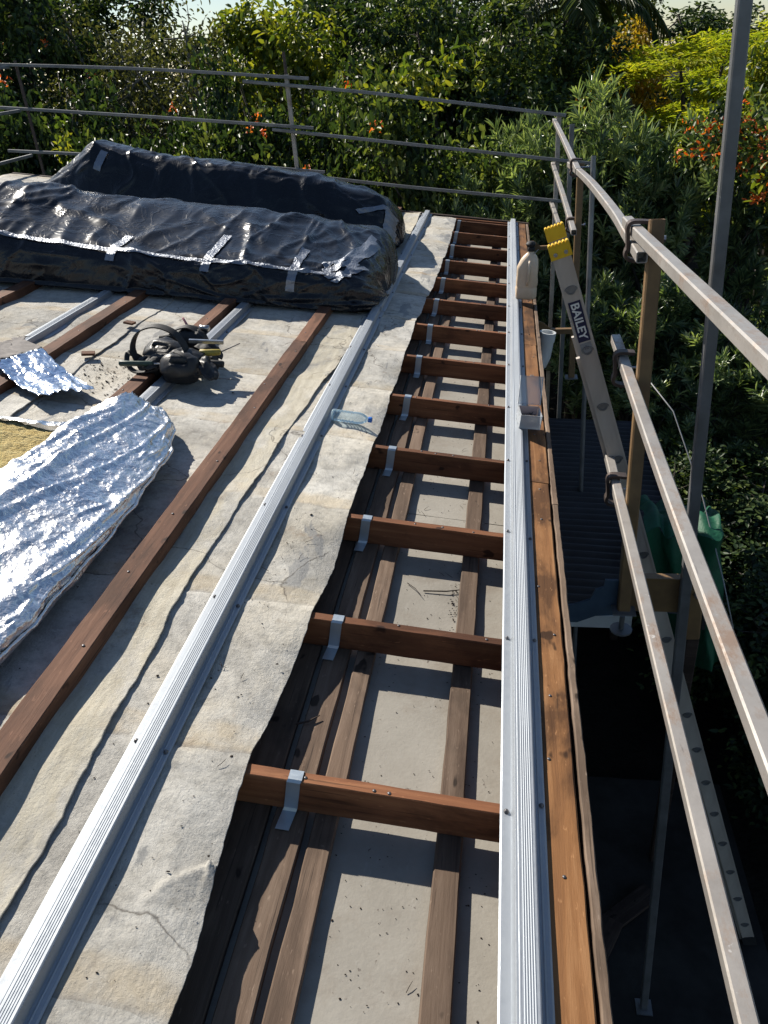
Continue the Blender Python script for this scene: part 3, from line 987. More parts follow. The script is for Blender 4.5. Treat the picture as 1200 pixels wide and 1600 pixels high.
def foil_pt(a, b):
    cu, cv, hw, h = lerp_tab(center, a)
    x, z = catmull(cs, b, True)
    u = cu + x * hw
    v = cv + 0.05 * x * (1 - a)
    w = z * h + 0.024
    s = b * 3.0
    top = 1.0 if b < 0.72 else 0.15
    def cr(x, y, z, k):
        q = 1 - abs(N(x, y, z)) * k
        return q * q if q > 0 else 0.0
    wob = 0.3 * N(a * 5, s * 2, 40)
    d = 0.016 * N(a * 3, s * 1.3, 1.5) + 0.015 * cr(a * 1.3 + wob, s * 2.2 - a * 2.6, 5.5, 7) + 0.008 * cr(a * 3 + s * 0.9, s * 3.6 - a * 6 + wob, 8.5, 6)
    d += 0.006 * cr(a * 8 + s * 2, s * 6 - a * 6, 11.5, 5) * max(0, 0.6 + N(a * 3, s * 2, 60)) + 0.005 * cr(a * 20 - s * 4, s * 11 + a * 9, 14.5, 5) + 0.0015 * N(a * 50, s * 26, 3)
    d *= top
    if a < 0.1:
        d += 0.02 * (1 - a / 0.1) * (1 - 2 * abs(N(s * 9, a * 30, 3)))
    return (u + d * x * 0.8 + 0.012 * N(a * 14, s * 2, 7) * x, v + d * 0.3, w + d * max(0.2, z) * 0.9)


mb = MB()
mb.grid(foil_pt, 240, 110)
for i in (0, 240):
    mb.f.append(tuple(i * 111 + k for k in range(110)))
mb.build('foil_face', 'foil', foil, smooth=True)
# thin rolled hem along the low edge
mb = MB()
hem = []
for k in range(80):
    a = 0.05 + 0.93 * k / 79
    pnt = Vector(foil_pt(a, 0.01))
    hem.append(pnt + Vector((0.006, 0, -0.004 + 0.004 * N(a * 40, 2))))
mb.tube(hem, [0.006 + 0.003 * N(k * 0.7, 3) for k in range(80)], 7)
mb.build('hem', 'foil', foil, smooth=True)

wool = on_roof('insulation_batt', 'yellow glasswool batt with a crumpled foil edge beside the silver blanket', 'insulation', 0, 0, 0.0)
mb = MB()


def wool_pt(a, b):
    u = -2.35 + a * 0.93
    v = 1.75 + b * (0.90 + 0.04 * N(a * 4, 1))
    e = min(a, 1 - a, b, 1 - b)
    w = 0.034 + 0.075 * min(1, e / 0.05) ** 0.5 + 0.014 * N(u * 6, v * 6, 2) * min(1, e / 0.05) + 0.007 * N(u * 26, v * 26, 4) + 0.004 * N(u * 70, v * 60, 4)
    return (u, v, w)


mb.grid(wool_pt, 130, 130)
mb.build('glasswool', 'wool', wool, smooth=True)
mb = MB()


def wf(a, b):
    u = -2.36 + a * 0.96
    v = 2.60 + 0.035 * N(a * 5, 2) + b * (0.11 + 0.04 * N(a * 7, 9))
    w = 0.12 - 0.085 * b ** 2 + 0.012 * (1 - 2 * abs(N(u * 11, v * 14, 6))) + 0.006 * N(u * 30, v * 30)
    return (u, v, max(w, 0.03))


mb.grid(wf, 140, 14)
mb.build('foil_edge', 'foil', wool, smooth=True)

# ------------------------------------------------------------------ foil offcut
off = on_roof('foil_offcut', 'torn foil-faced paper offcut curling up on the membrane at the left', 'foil sheet', -2.02, 3.22, 0.0)
corn = [(-0.16, 0.20), (0.36, -0.02), (0.18, -0.24), (-0.20, -0.16)]


def off_pt(a, b, z0=0.0):
    # a: left to right, b: near to far
    L = Vector((-0.17, -0.02)).lerp(Vector((-0.06, 0.22)), b)
    Rr = Vector((0.17, -0.25)).lerp(Vector((0.34, -0.07)), b)
    p = L.lerp(Rr, a)
    rg = 0.018 * N(b * 9, a * 9, 3)
    p += Vector((rg * (a > 0.9), rg * (b < 0.1) + rg * (b > 0.9)))
    w = 0.028 + 0.075 * (1 - a) ** 1.2 + 0.045 * max(0, a - 0.55) * 2 * (1 - b * 0.4) + 0.0022 * sin(b * 16 + a * 3 + 3 * N(a * 2, b * 2)) + 0.010 * N(a * 2.5, b * 2.5, 8) + 0.004 * N(a * 16, b * 20)
    if a > 0.9:
        w += (a - 0.9) * 0.25 * N(b * 8, 3)
    return (p.x, p.y, w + z0)


mb = MB()
mb.grid(off_pt, 60, 40)
f1 = mb.build('foil_face', 'foil_blue', off, smooth=True)
md = f1.modifiers.new('thickness', 'SOLIDIFY')
md.thickness = 0.002
mb = MB()


def off_paper(a, b):
    # the paper side rolls back over to the left of the foil
    L = Vector((-0.17, -0.02)).lerp(Vector((-0.06, 0.22)), b)
    ang = a * 2.6
    d = Vector((-0.88, 0.32))
    r = 0.085 + 0.01 * N(b * 4, 2)
    q = L + d * (r * sin(ang) + 0.12 * a) * 1.35 + Vector((0.03 * N(b * 7, a * 4), 0.16 * a))
    w = 0.10 + r * 0.30 * (1 - cos(ang)) * (1 - 0.6 * a) + 0.006 * N(a * 10, b * 12) - 0.055 * a
    return (q.x, q.y, w)


mb.grid(off_paper, 30, 34)
f2 = mb.build('paper_back', 'paper', off, smooth=True)
md = f2.modifiers.new('thickness', 'SOLIDIFY')
md.thickness = 0.002

# ------------------------------------------------------------------ tool belt
belt = on_roof('tool_belt', 'black tool belt with pouches, strap loop and tools on the steel batten', 'tool belt', -1.44, 3.50, 0.035)
belt.scale = (0.76, 0.80, 0.84)


def pouch(c, size, turn, squash, mat='leather', seed=0.0, name='pouch'):
    rings = []
    for k in range(11):
        t = k / 10
        wdt = (0.72 + 0.34 * sin(pi * min(1, t * 0.75 + 0.12))) * (1 - 0.35 * max(0, t - 0.85) / 0.15)
        r = []
        for q in range(20):
            a = 2 * pi * q / 20
            ca, sa = cos(a), sin(a)
            x = abs(ca) ** 0.65 * (1 if ca > 0 else -1) * size[0] / 2 * wdt
            y = abs(sa) ** 0.65 * (1 if sa > 0 else -1) * size[1] / 2 * wdt
            d = 1 + 0.16 * N(ca * 1.7 + seed, sa * 1.7, t * 4 + seed)
            r.append(Vector((x * d, y * d, t * size[2] * (1 + 0.1 * N(ca * 2, sa * 2, seed)))))
        rings.append(r)
    top = rings[-1]
    cen = sum(top, Vector()) / 20
    rings.append([cen + Vector(((p_ - cen).x * 0.86, (p_ - cen).y * 0.4, 0.006)) for p_ in top])
    rings.append([cen + Vector(((p_ - cen).x * 0.80, (p_ - cen).y * 0.25, -0.03)) for p_ in top])
    mtx = Matrix.Translation(c) @ Matrix.Rotation(turn, 4, 'Z') @ Matrix.Rotation(squash, 4, 'X')
    mb = MB()
    mb.loops([[mtx @ p_ for p_ in r] for r in rings])
    return mb.build(name, mat, belt, smooth=True)


pouch((0.09, -0.08, 0.02), (0.23, 0.15, 0.15), 0.25, 0.75, 'leather', 2.0)
pouch((-0.06, 0.07, 0.01), (0.26, 0.17, 0.15), -0.2, 0.5, 'leather', 5.0)
pouch((0.02, 0.29, 0.0), (0.22, 0.14, 0.17), 0.1, 0.15, 'black', 9.0)
pouch((0.17, 0.10, 0.0), (0.15, 0.12, 0.11), 0.7, 0.5, 'black', 12.0)
pouch((-0.13, -0.05, 0.0), (0.15, 0.12, 0.09), 0.4, 0.3, 'black', 15.0)


def flap(c, size, turn, tilt, curl, seed, mat='leather'):
    """a limp leather flap: a bent sheet with a rounded lip"""
    mtx = Matrix.Translation(c) @ Matrix.Rotation(turn, 4, 'Z') @ Matrix.Rotation(tilt, 4, 'X')
    mb = MB()

    def fn(a, b):
        x = (a - 0.5) * size[0] * (1 - 0.25 * b * b)
        y = b * size[1]
        if b > 0.75:
            x *= sqrt(max(0.05, 1 - ((b - 0.75) / 0.25) ** 2 * 0.75))
        z = curl * sin(b * 2.4) - 0.5 * curl * (2 * a - 1) ** 2 + 0.03 * N(a * 2.5 + seed, b * 2.5, seed) + 0.008 * N(a * 8, b * 8, seed)
        return mtx @ Vector((x, y, z))
    mb.grid(fn, 18, 18)
    o = mb.build('flap', mat, belt, smooth=True)
    md = o.modifiers.new('thickness', 'SOLIDIFY')
    md.thickness = 0.005
    return o


flap((0.11, 0.02, 0.15), (0.20, 0.22, 0), 3.0, -0.55, 0.05, 1.0)
flap((0.20, -0.03, 0.12), (0.13, 0.20, 0), 3.9, -0.5, 0.04, 3.0)
flap((-0.08, 0.14, 0.15), (0.22, 0.21, 0), 3.4, -0.45, 0.05, 5.0)
flap((0.02, 0.36, 0.17), (0.20, 0.17, 0), 3.1, -0.7, 0.04, 8.0, 'black')
flap((-0.02, -0.02, 0.12), (0.15, 0.19, 0), 2.6, -0.4, 0.04, 11.0, 'black')
flap((0.13, 0.20, 0.13), (0.14, 0.17, 0), 4.2, -0.5, 0.03, 14.0, 'black')


def strap_band(name, pts, width, thick, mat='black', wdir=Vector((0.2, 1, 0.15)), n=44):
    wd = wdir.normalized()
    rings = []
    P_ = [Vector(catmull(pts, k / n)) for k in range(n + 1)]
    for k, p_ in enumerate(P_):
        d = (P_[min(k + 1, n)] - P_[max(k - 1, 0)]).normalized()
        nr = d.cross(wd).normalized()
        w_ = nr.cross(d).normalized()
        rings.append([p_ + w_ * width / 2 + nr * thick, p_ - w_ * width / 2 + nr * thick, p_ - w_ * width / 2 - nr * thick, p_ + w_ * width / 2 - nr * thick])
    mb = MB()
    mb.loops(rings)
    return mb.build(name, mat, belt, smooth=True, sharp=40)


strap_band('strap', [(-0.20, -0.05, 0.03), (-0.25, -0.03, 0.12), (-0.22, 0.0, 0.21), (-0.12, 0.02, 0.255), (0.0, 0.02, 0.235), (0.08, 0.0, 0.17), (0.12, -0.03, 0.10)], 0.05, 0.004)
strap_band('strap', [(-0.22, 0.02, 0.05), (-0.27, -0.05, 0.10), (-0.25, -0.12, 0.06), (-0.18, -0.15, 0.03), (-0.05, -0.14, 0.06), (0.03, -0.13, 0.12)], 0.032, 0.004)
strap_band('strap', [(-0.13, 0.22, 0.06), (-0.10, 0.24, 0.15), (0.0, 0.27, 0.19), (0.10, 0.27, 0.15)], 0.045, 0.004)
strap_band('strap', [(0.06, -0.10, 0.16), (0.14, -0.14, 0.15), (0.22, -0.16, 0.06)], 0.03, 0.004)


def rod(name, mat, a, b, r0, r1, n=10):
    a, b = Vector(a), Vector(b)
    mb = MB()
    mb.tube([a, a.lerp(b, 0.04), a.lerp(b, 0.3), a.lerp(b, 0.55), a.lerp(b, 0.95), b], [r0 * 0.75, r0, r0 * 0.92, (r0 + r1) / 2, r1, r1 * 0.75], n)
    return mb.build(name, mat, belt, smooth=True)


rod('handle', 'tool_green', (-0.27, -0.19, 0.085), (-0.06, -0.16, 0.095), 0.017, 0.014)
rod('tool_tip', 'tool_steel', (-0.06, -0.16, 0.095), (0.10, -0.14, 0.10), 0.006, 0.005)
rod('handle', 'black', (-0.17, 0.20, 0.12), (-0.02, 0.24, 0.14), 0.02, 0.016)
rod('handle', 'tool_yellow', (0.17, 0.03, 0.12), (0.30, 0.06, 0.13), 0.022, 0.017)
rod('driver_shaft', 'screw', (0.30, 0.06, 0.13), (0.40, 0.15, 0.165), 0.004, 0.003, 6)
rod('handle', 'black', (0.18, -0.03, 0.09), (0.345, -0.015, 0.085), 0.018, 0.02)
rod('driver_shaft', 'screw', (0.27, -0.10, 0.03), (0.46, -0.05, 0.012), 0.003, 0.002, 6)
mb = MB()
mb.tube([(0.08, 0.09, 0.165), (0.30, 0.12, 0.17)], 0.011, 4, square=True)
mb.build('blade', 'tool_steel', belt)
rod('marker', 'tool_pink', (-0.08, 0.40, 0.20), (-0.03, 0.36, 0.16), 0.008, 0.008, 8)
rod('grip', 'tool_steel', (0.06, 0.34, 0.17), (0.13, 0.33, 0.175), 0.018, 0.018, 10)

# ------------------------------------------------------------------ small things on the roof
bot = on_roof('water_bottle', 'clear plastic water bottle with a blue cap lying against the long steel batten', 'bottle', -0.595, 3.225, 0.032, -0.05)
fr = Matrix.Rotation(pi / 2, 4, 'Y')
pr = [(0.006, 0.004), (0.026, 0.0), (0.031, 0.006)]
for k in range(6):
    z = 0.012 + k * 0.016
    pr += [(0.0315, z), (0.0315, z + 0.008), (0.0298, z + 0.011), (0.0298, z + 0.013)]
pr += [(0.0318, 0.112), (0.0318, 0.138), (0.028, 0.155), (0.019, 0.170), (0.0125, 0.178), (0.0125, 0.186)]
mb = MB()
mb.lathe(pr, 24, fr)
mb.build('bottle_body', 'clear_blue', bot, smooth=True)
mb = MB()
mb.lathe([(0.0145, 0.183), (0.015, 0.184), (0.015, 0.199), (0.0135, 0.2005)], 20, fr)
mb.build('cap', 'blue_cap', bot, smooth=True, sharp=40)
bot.location = roof(-0.590, 3.225, 0.031)
bot.scale = (0.93, 0.86, 0.86)

for (u, v, s, r) in ((-1.93, 3.60, 1.0, 0.4), (-1.94, 4.13, 0.9, -0.2)):
    b = on_roof('wood_block', 'small brown wood offcut on the membrane ' + ('near the foil offcut' if v < 4 else 'close to the black bundle'), 'wood block', u, v, 0.03, r, 'small wood offcuts on the membrane')
    mb = MB()
    mb.plank('u', (-0.032 * s, -0.022 * s, 0), (0.032 * s, 0.022 * s, 0.012), 0.002, 3, 0.002)
    mb.build('block', 'joist_wood', b)

jug = on_roof('plastic_jug', 'tan translucent plastic jug standing on the edge board', 'jug', 0.325, 5.53, 0.041)
jug.rotation_euler = Matrix.Rotation(PHI * 0.35, 3, 'Y').to_euler()


def jring(wx, wy, z, cx=0.0, cy=0.0, n=28, e=0.55):
    r = []
    for q in range(n):
        a = 2 * pi * q / n
        ca, sa = cos(a), sin(a)
        k = 1 + 0.07 * N(ca * 2.2 + 3, sa * 2.2, z * 22) + 0.03 * N(ca * 6, sa * 6, z * 60)
        r.append((cx + abs(ca) ** e * (1 if ca > 0 else -1) * wx * k, cy + abs(sa) ** e * (1 if sa > 0 else -1) * wy * k, z))
    return r


mb = MB()
mb.loops([jring(0.060, 0.042, 0.0), jring(0.068, 0.050, 0.004), jring(0.072, 0.054, 0.018), jring(0.0725, 0.0545, 0.075), jring(0.069, 0.051, 0.083), jring(0.0725, 0.0545, 0.092), jring(0.0725, 0.054, 0.115), jring(0.072, 0.054, 0.14), jring(0.0725, 0.054, 0.165),
          jring(0.072, 0.054, 0.19), jring(0.071, 0.053, 0.212), jring(0.067, 0.050, 0.235, 0.004), jring(0.060, 0.045, 0.262, 0.008, e=0.65), jring(0.046, 0.036, 0.285, 0.012, e=0.8), jring(0.030, 0.027, 0.302, 0.014, e=1), jring(0.021, 0.021, 0.312, 0.015, e=1), jring(0.021, 0.021, 0.322, 0.015, e=1)])
mb.build('jug_body', 'jug', jug, smooth=True)
mb = MB()
mb.tube([(0.0, -0.050, 0.10), (0.004, -0.062, 0.13), (0.007, -0.066, 0.18), (0.008, -0.060, 0.225), (0.010, -0.046, 0.262)], [0.009, 0.011, 0.011, 0.011, 0.009], 10)
mb.build('handle', 'jug', jug, smooth=True)
mb = MB()
mb.lathe([(0.0245, 0.0), (0.025, 0.002), (0.025, 0.022), (0.022, 0.025)], 20, Matrix.Translation((0.015, 0, 0.318)))
mb.lathe([(0.012, 0.022), (0.028, 0.03), (0.033, 0.045), (0.024, 0.058), (0.01, 0.062)], 14, Matrix.Translation((0.01, 0.01, 0.318)))
mb.build('cap', 'black', jug, smooth=True, sharp=40)
mb = MB()
mb.tube([(0.03, -0.02, 0.30), (0.045, -0.03, 0.315), (0.062, -0.03, 0.335)], 0.0025, 6)
mb.build('string', 'wire', jug, smooth=True)

sbox = on_roof('screw_box', 'small clear plastic box of screws with its lid open on the steel batten', 'box', 0.300, 3.36, 0.0405, 0.10)


def open_box(mb, a, b, th):
    x0, y0, z0 = a
    x1, y1, z1 = b
    mb.box((x0, y0, z0), (x1, y1, z0 + th))
    mb.box((x0, y0, z0 + th), (x1, y0 + th, z1))
    mb.box((x0, y1 - th, z0 + th), (x1, y1, z1))
    mb.box((x0, y0 + th, z0 + th), (x0 + th, y1 - th, z1))
    mb.box((x1 - th, y0 + th, z0 + th), (x1, y1 - th, z1))


mb = MB()
open_box(mb, (-0.048, -0.060, 0.0), (0.048, 0.060, 0.066), 0.0022)
mb.build('tray', 'clear', sbox)
mb = MB()
open_box(mb, (-0.052, 0.0, 0.0), (0.052, 0.130, 0.018), 0.0026)
lid = mb.build('lid', 'clear', sbox)
lid.location = (0, 0.063, 0.068)
lid.rotation_euler = (radians(68), 0, 0)
mb = MB()
mb.box((-0.008, 0.131, 0.001), (0.008, 0.136, 0.010))
mb.build('catch', 'clear_blue', lid)
mb = MB()
mb.box((-0.044, 0.0560, 0.020), (0.044, 0.0570, 0.062))
mb.build('label_card', 'label', sbox)
mb = MB()
rs = random.Random(5)
for k in range(230):
    c = Vector((rs.uniform(-0.038, 0.038), rs.uniform(-0.046, 0.044), rs.uniform(0.006, 0.036)))
    d = Vector((rs.gauss(0, 1), rs.gauss(0, 1), rs.gauss(0, 0.5))).normalized() * 0.009
    mb.tube([c - d, c + d * 0.75, c + d * 0.8, c + d], [0.0013, 0.0014, 0.0034, 0.003], 5)
o = mb.build('screws', 'screw', sbox, smooth=True)
o['kind'] = 'stuff'


# ------------------------------------------------------------------ scaffold edge protection
def rail(pts, label, r=0.0205, mat='rail', clamps=(), hollow=0.06, n=24):
    base = Vector(pts[0])
    o = thing('guard_rail', label, 'rail', base, group='steel guard rails of the roof edge protection')
    P_ = [Vector(catmull([tuple(Vector(p_) - base) for p_ in pts], k / n)) for k in range(n + 1)]
    mb = MB()
    mb.tube(P_, r, 8, square=True, hollow=hollow)
    mb.build('tube', mat, o)
    for cpos, hgt in clamps:
        clamp(o, Vector(cpos) - base, hgt)
    return o


def clamp(parent, c, hgt):
    """C-shaped strap clamp holding the rail to the post"""
    x, y, z = c
    pts = [(x + 0.045, z + 0.030), (x + 0.0, z + 0.034), (x - 0.026, z + 0.030), (x - 0.034, z + 0.012), (x - 0.031, z - 0.02), (x - 0.028, z - hgt * 0.6), (x - 0.034, z - hgt * 0.8), (x - 0.030, z - hgt), (x + 0.0, z - hgt - 0.012), (x + 0.045, z - hgt - 0.01)]
    rings = []
    n = 30
    P_ = [Vector(catmull(pts, k / n)) for k in range(n + 1)]
    for k, p_ in enumerate(P_):
        d = (P_[min(k + 1, n)] - P_[max(k - 1, 0)]).normalized()
        nr = Vector((-d.y, d.x)) * 0.0065
        rings.append([(p_.x + nr.x, y - 0.021, p_.y + nr.y), (p_.x + nr.x, y + 0.021, p_.y + nr.y), (p_.x - nr.x, y + 0.021, p_.y - nr.y), (p_.x - nr.x, y - 0.021, p_.y - nr.y)])
    mb = MB()
    mb.loops(rings)
    o = mb.build('clamp', 'clamp', parent)
    mb = MB()
    mb.tube([(x + 0.03, y, z - hgt * 0.35), (x + 0.11, y, z - hgt * 0.35)], 0.006, 8)
    mb.tube([(x + 0.098, y, z - hgt * 0.35), (x + 0.112, y, z - hgt * 0.35)], 0.013, 6)
    mb.build('bolt', 'tool_steel', o)


X = 0.69
rail([(X, 0.5, 1.0), (X, 1.51, 0.945), (X, 2.07, 0.915), (X, 3.0, 0.866), (X, 3.52, 0.842)], 'near top guard rail running out of the picture at the right', clamps=[((X, 3.25, 0.855), 0.10)])
rail([(X, 3.06, 0.795), (X, 3.5, 0.80), (X, 3.96, 0.805), (X, 5.11, 0.775), (X, 6.2, 0.72), (X, 7.07, 0.665)], 'bowed middle length of the top guard rail')
rail([(X - 0.005, 6.1, 0.728), (X, 8.05, 0.775), (X, 9.77, 0.81)], 'far top guard rail meeting the back rails', clamps=[((X, 6.45, 0.735), 0.07)])
rail([(X, 0.5, 0.34), (X, 1.14, 0.32), (X, 2.33, 0.305), (X, 3.57, 0.325)], 'near middle guard rail below the top rail', clamps=[((X, 3.30, 0.32), 0.10)])
rail([(X, 6.25, 0.285), (X, 7.68, 0.335), (X, 9.72, 0.375)], 'far middle guard rail behind the ladder head', clamps=[((X, 6.6, 0.295), 0.06)])
rail([(X, 0.5, -0.225), (X, 1.66, -0.22), (X, 3.47, -0.215)], 'lowest near guard rail crossing in front of the ladder', clamps=[((X, 3.20, -0.215), 0.10)])
rail([(X, 8.15, 0.005), (X, 9.70, -0.03)], 'short lowest guard rail at the far corner')
# across the back
Y = 9.56
rail([(-2.72, Y, 1.405), (-1.2, Y, 1.19), (0.80, Y, 0.865)], 'top back guard rail from the middle post to the right corner', 0.0165, 'rail_grey')
rail([(-5.75, Y + 0.02, 1.765), (-3.9, Y + 0.03, 1.60), (-1.98, Y + 0.03, 1.385)], 'top back guard rail running left from the middle post', 0.0165, 'rail_grey')
rail([(-2.45, Y, 0.91), (-1.0, Y, 0.69), (1.10, Y, 0.375)], 'middle back guard rail to the right corner', 0.0165, 'rail_grey')
rail([(-5.75, Y + 0.02, 1.325), (-3.9, Y + 0.03, 1.12), (-1.98, Y + 0.03, 0.895)], 'middle back guard rail at the left', 0.0165, 'rail_grey')
rail([(-2.5, Y, 0.47), (-1.0, Y, 0.24), (0.90, Y, -0.015)], 'lowest back guard rail above the end of the roof', 0.0165, 'rail_grey')
rail([(-5.75, Y + 0.02, 0.86), (-3.9, Y + 0.03, 0.68), (-1.9, Y + 0.03, 0.43)], 'lowest back guard rail behind the tall bundle', 0.0165, 'rail_grey')
for z, nm in ((1.715, 'top'), (1.275, 'middle'), (0.80, 'lowest')):
    rail([(-5.42, Y - 0.06, z), (-5.40, 6.5, z - 0.06), (-5.38, 3.5, z - 0.09)], nm + ' guard rail turning the left back corner', 0.0165, 'rail_grey')


def post(a, b, label, mat, r=0.024, cap_plate=None, square=True):
    a, b = Vector(a), Vector(b)
    o = thing('scaffold_post', label, 'post', a, group='scaffold posts around the roof')
    mb = MB()
    mb.tube([Vector(), (b - a) * 0.5, b - a], r, 12, square=square, hollow=0.05)
    mb.build('tube', mat, o)
    mb = MB()
    c = a
    mb.box((-0.05, -0.05, 0.0), (0.05, 0.05, 0.008))
    mb.build('base_plate', 'rail_grey', o)
    return o


pb = post((X + 0.045, 2.93, -0.72), (X + 0.052, 3.13, 0.915), 'ochre square post carrying the near guard rails', 'ochre', 0.027)
post((1.13, 2.93, GROUND_Z + 0.10), (0.862, 2.90, 2.15), 'tall grey steel post rising out of the top of the picture', 'rail_grey', 0.0215, square=True)
post((X + 0.05, 6.36, -0.9), (X + 0.045, 6.52, 0.73), 'brown post at the joint of the far guard rails', 'ochre', 0.025)
post((0.83, 5.25, GROUND_Z), (0.752, 5.76, 0.86), 'slim dark post standing behind the ladder', 'rail_grey', 0.017, square=False)
post((0.80, 8.28, GROUND_Z), (0.79, 8.42, 0.86), 'dark post just inside the far right corner', 'rail_grey', 0.022)
post((X + 0.042, 9.62, GROUND_Z), (X + 0.042, 9.62, 0.86), 'brown post at the far right corner of the rails', 'rail', 0.025)
post((-2.21, 9.62, GROUND_Z), (-2.235, 9.62, 1.44), 'middle post of the back guard rails', 'rail', 0.022)
post((-2.17, 9.70, GROUND_Z), (-2.265, 9.72, 1.66), 'leaning pole crossing the middle back post', 'clamp', 0.017, square=False)
post((-5.42, 9.64, GROUND_Z), (-5.40, 9.64, 1.78), 'post at the left back corner of the rails', 'clamp', 0.014)

# bracket from the fascia to the ochre post and out to the tall post
br = thing('scaffold_bracket', 'blue-grey plate and ochre arm holding the posts off the fascia', 'bracket', (0.74, 2.96, -0.72))
mb = MB()
outl = [(-0.33, -0.10), (-0.20, -0.10), (-0.12, -0.06), (0.0, -0.05), (0.02, 0.02), (0.0, 0.14), (-0.09, 0.14), (-0.095, 0.10), (-0.13, 0.085), (-0.15, 0.03), (-0.22, 0.0), (-0.33, -0.02)]
mb.loops([[(x, -0.006, z) for x, z in outl], [(x, 0.006, z) for x, z in outl]])
mb.build('plate', 'bracket_blue', br)
mb = MB()
mb.box((0.028, -0.012, -0.02), (0.31, 0.012, 0.165))
mb.box((0.028, -0.03, 0.166), (0.31, 0.012, 0.172))
mb.build('arm', 'ochre', br)
mb = MB()
mb.tube([(0.30, -0.03, -0.13), (0.285, -0.03, 0.14)], 0.034, 8, square=True)
mb.build('sleeve', 'ochre', br)
mb = MB()
mb.lathe([(0.011, 0), (0.011, 0.02), (0.006, 0.03)], 6, Matrix.Translation((0.285, -0.065, 0.12)) @ Matrix.Rotation(pi / 2, 4, 'X'))
mb.build('bolt', 'tool_steel', br)
mb = MB()
mb.lathe([(0.05, -0.14), (0.05, -0.132), (0.012, -0.13), (0.012, -0.06)], 14, Matrix.Translation((0.0, 0, 0.0)))
mb.build('foot_screw', 'rail_grey', br)
for (yy, zz, lab) in ((5.45, -0.2, 'ochre bracket arm above the white downpipe'), (7.9, -0.14, 'ochre bracket arm beside the jug, at the far end of the edge board')):
    b = thing('scaffold_bracket', lab, 'bracket', (0.42, yy, zz), group='ochre arms reaching out from the edge')
    mb = MB()
    mb.box((0, -0.018, -0.035), (0.30, 0.018, 0.0))
    mb.build('arm', 'ochre', b)
    mb = MB()
    outl = [(0.0, 0.0), (0.09, 0.0), (0.03, 0.05), (0.0, 0.06)]
    mb.loops([[(x, -0.02, z + 0.001) for x, z in outl], [(x, -0.012, z + 0.001) for x, z in outl]])
    mb.build('gusset', 'ochre', b)

# ------------------------------------------------------------------ ladder
LT = Vector((0.412, 3.42, 0.765))
LB = Vector((1.90, 3.42, GROUND_Z + 0.1))
ladder = thing('ladder', 'aluminium extension ladder with yellow end caps leaning up past the roof edge', 'ladder', LB)
ax = (LT - LB).normalized()
side = Vector((0, 1, 0))
nrm = side.cross(ax).normalized()            # across the stile's broad face
if nrm.x > 0:
    nrm = -nrm
LEN = (LT - LB).length
SD, STK = 0.078, 0.026


def lad(s, n, y):
    return ax * s + nrm * n + side * y


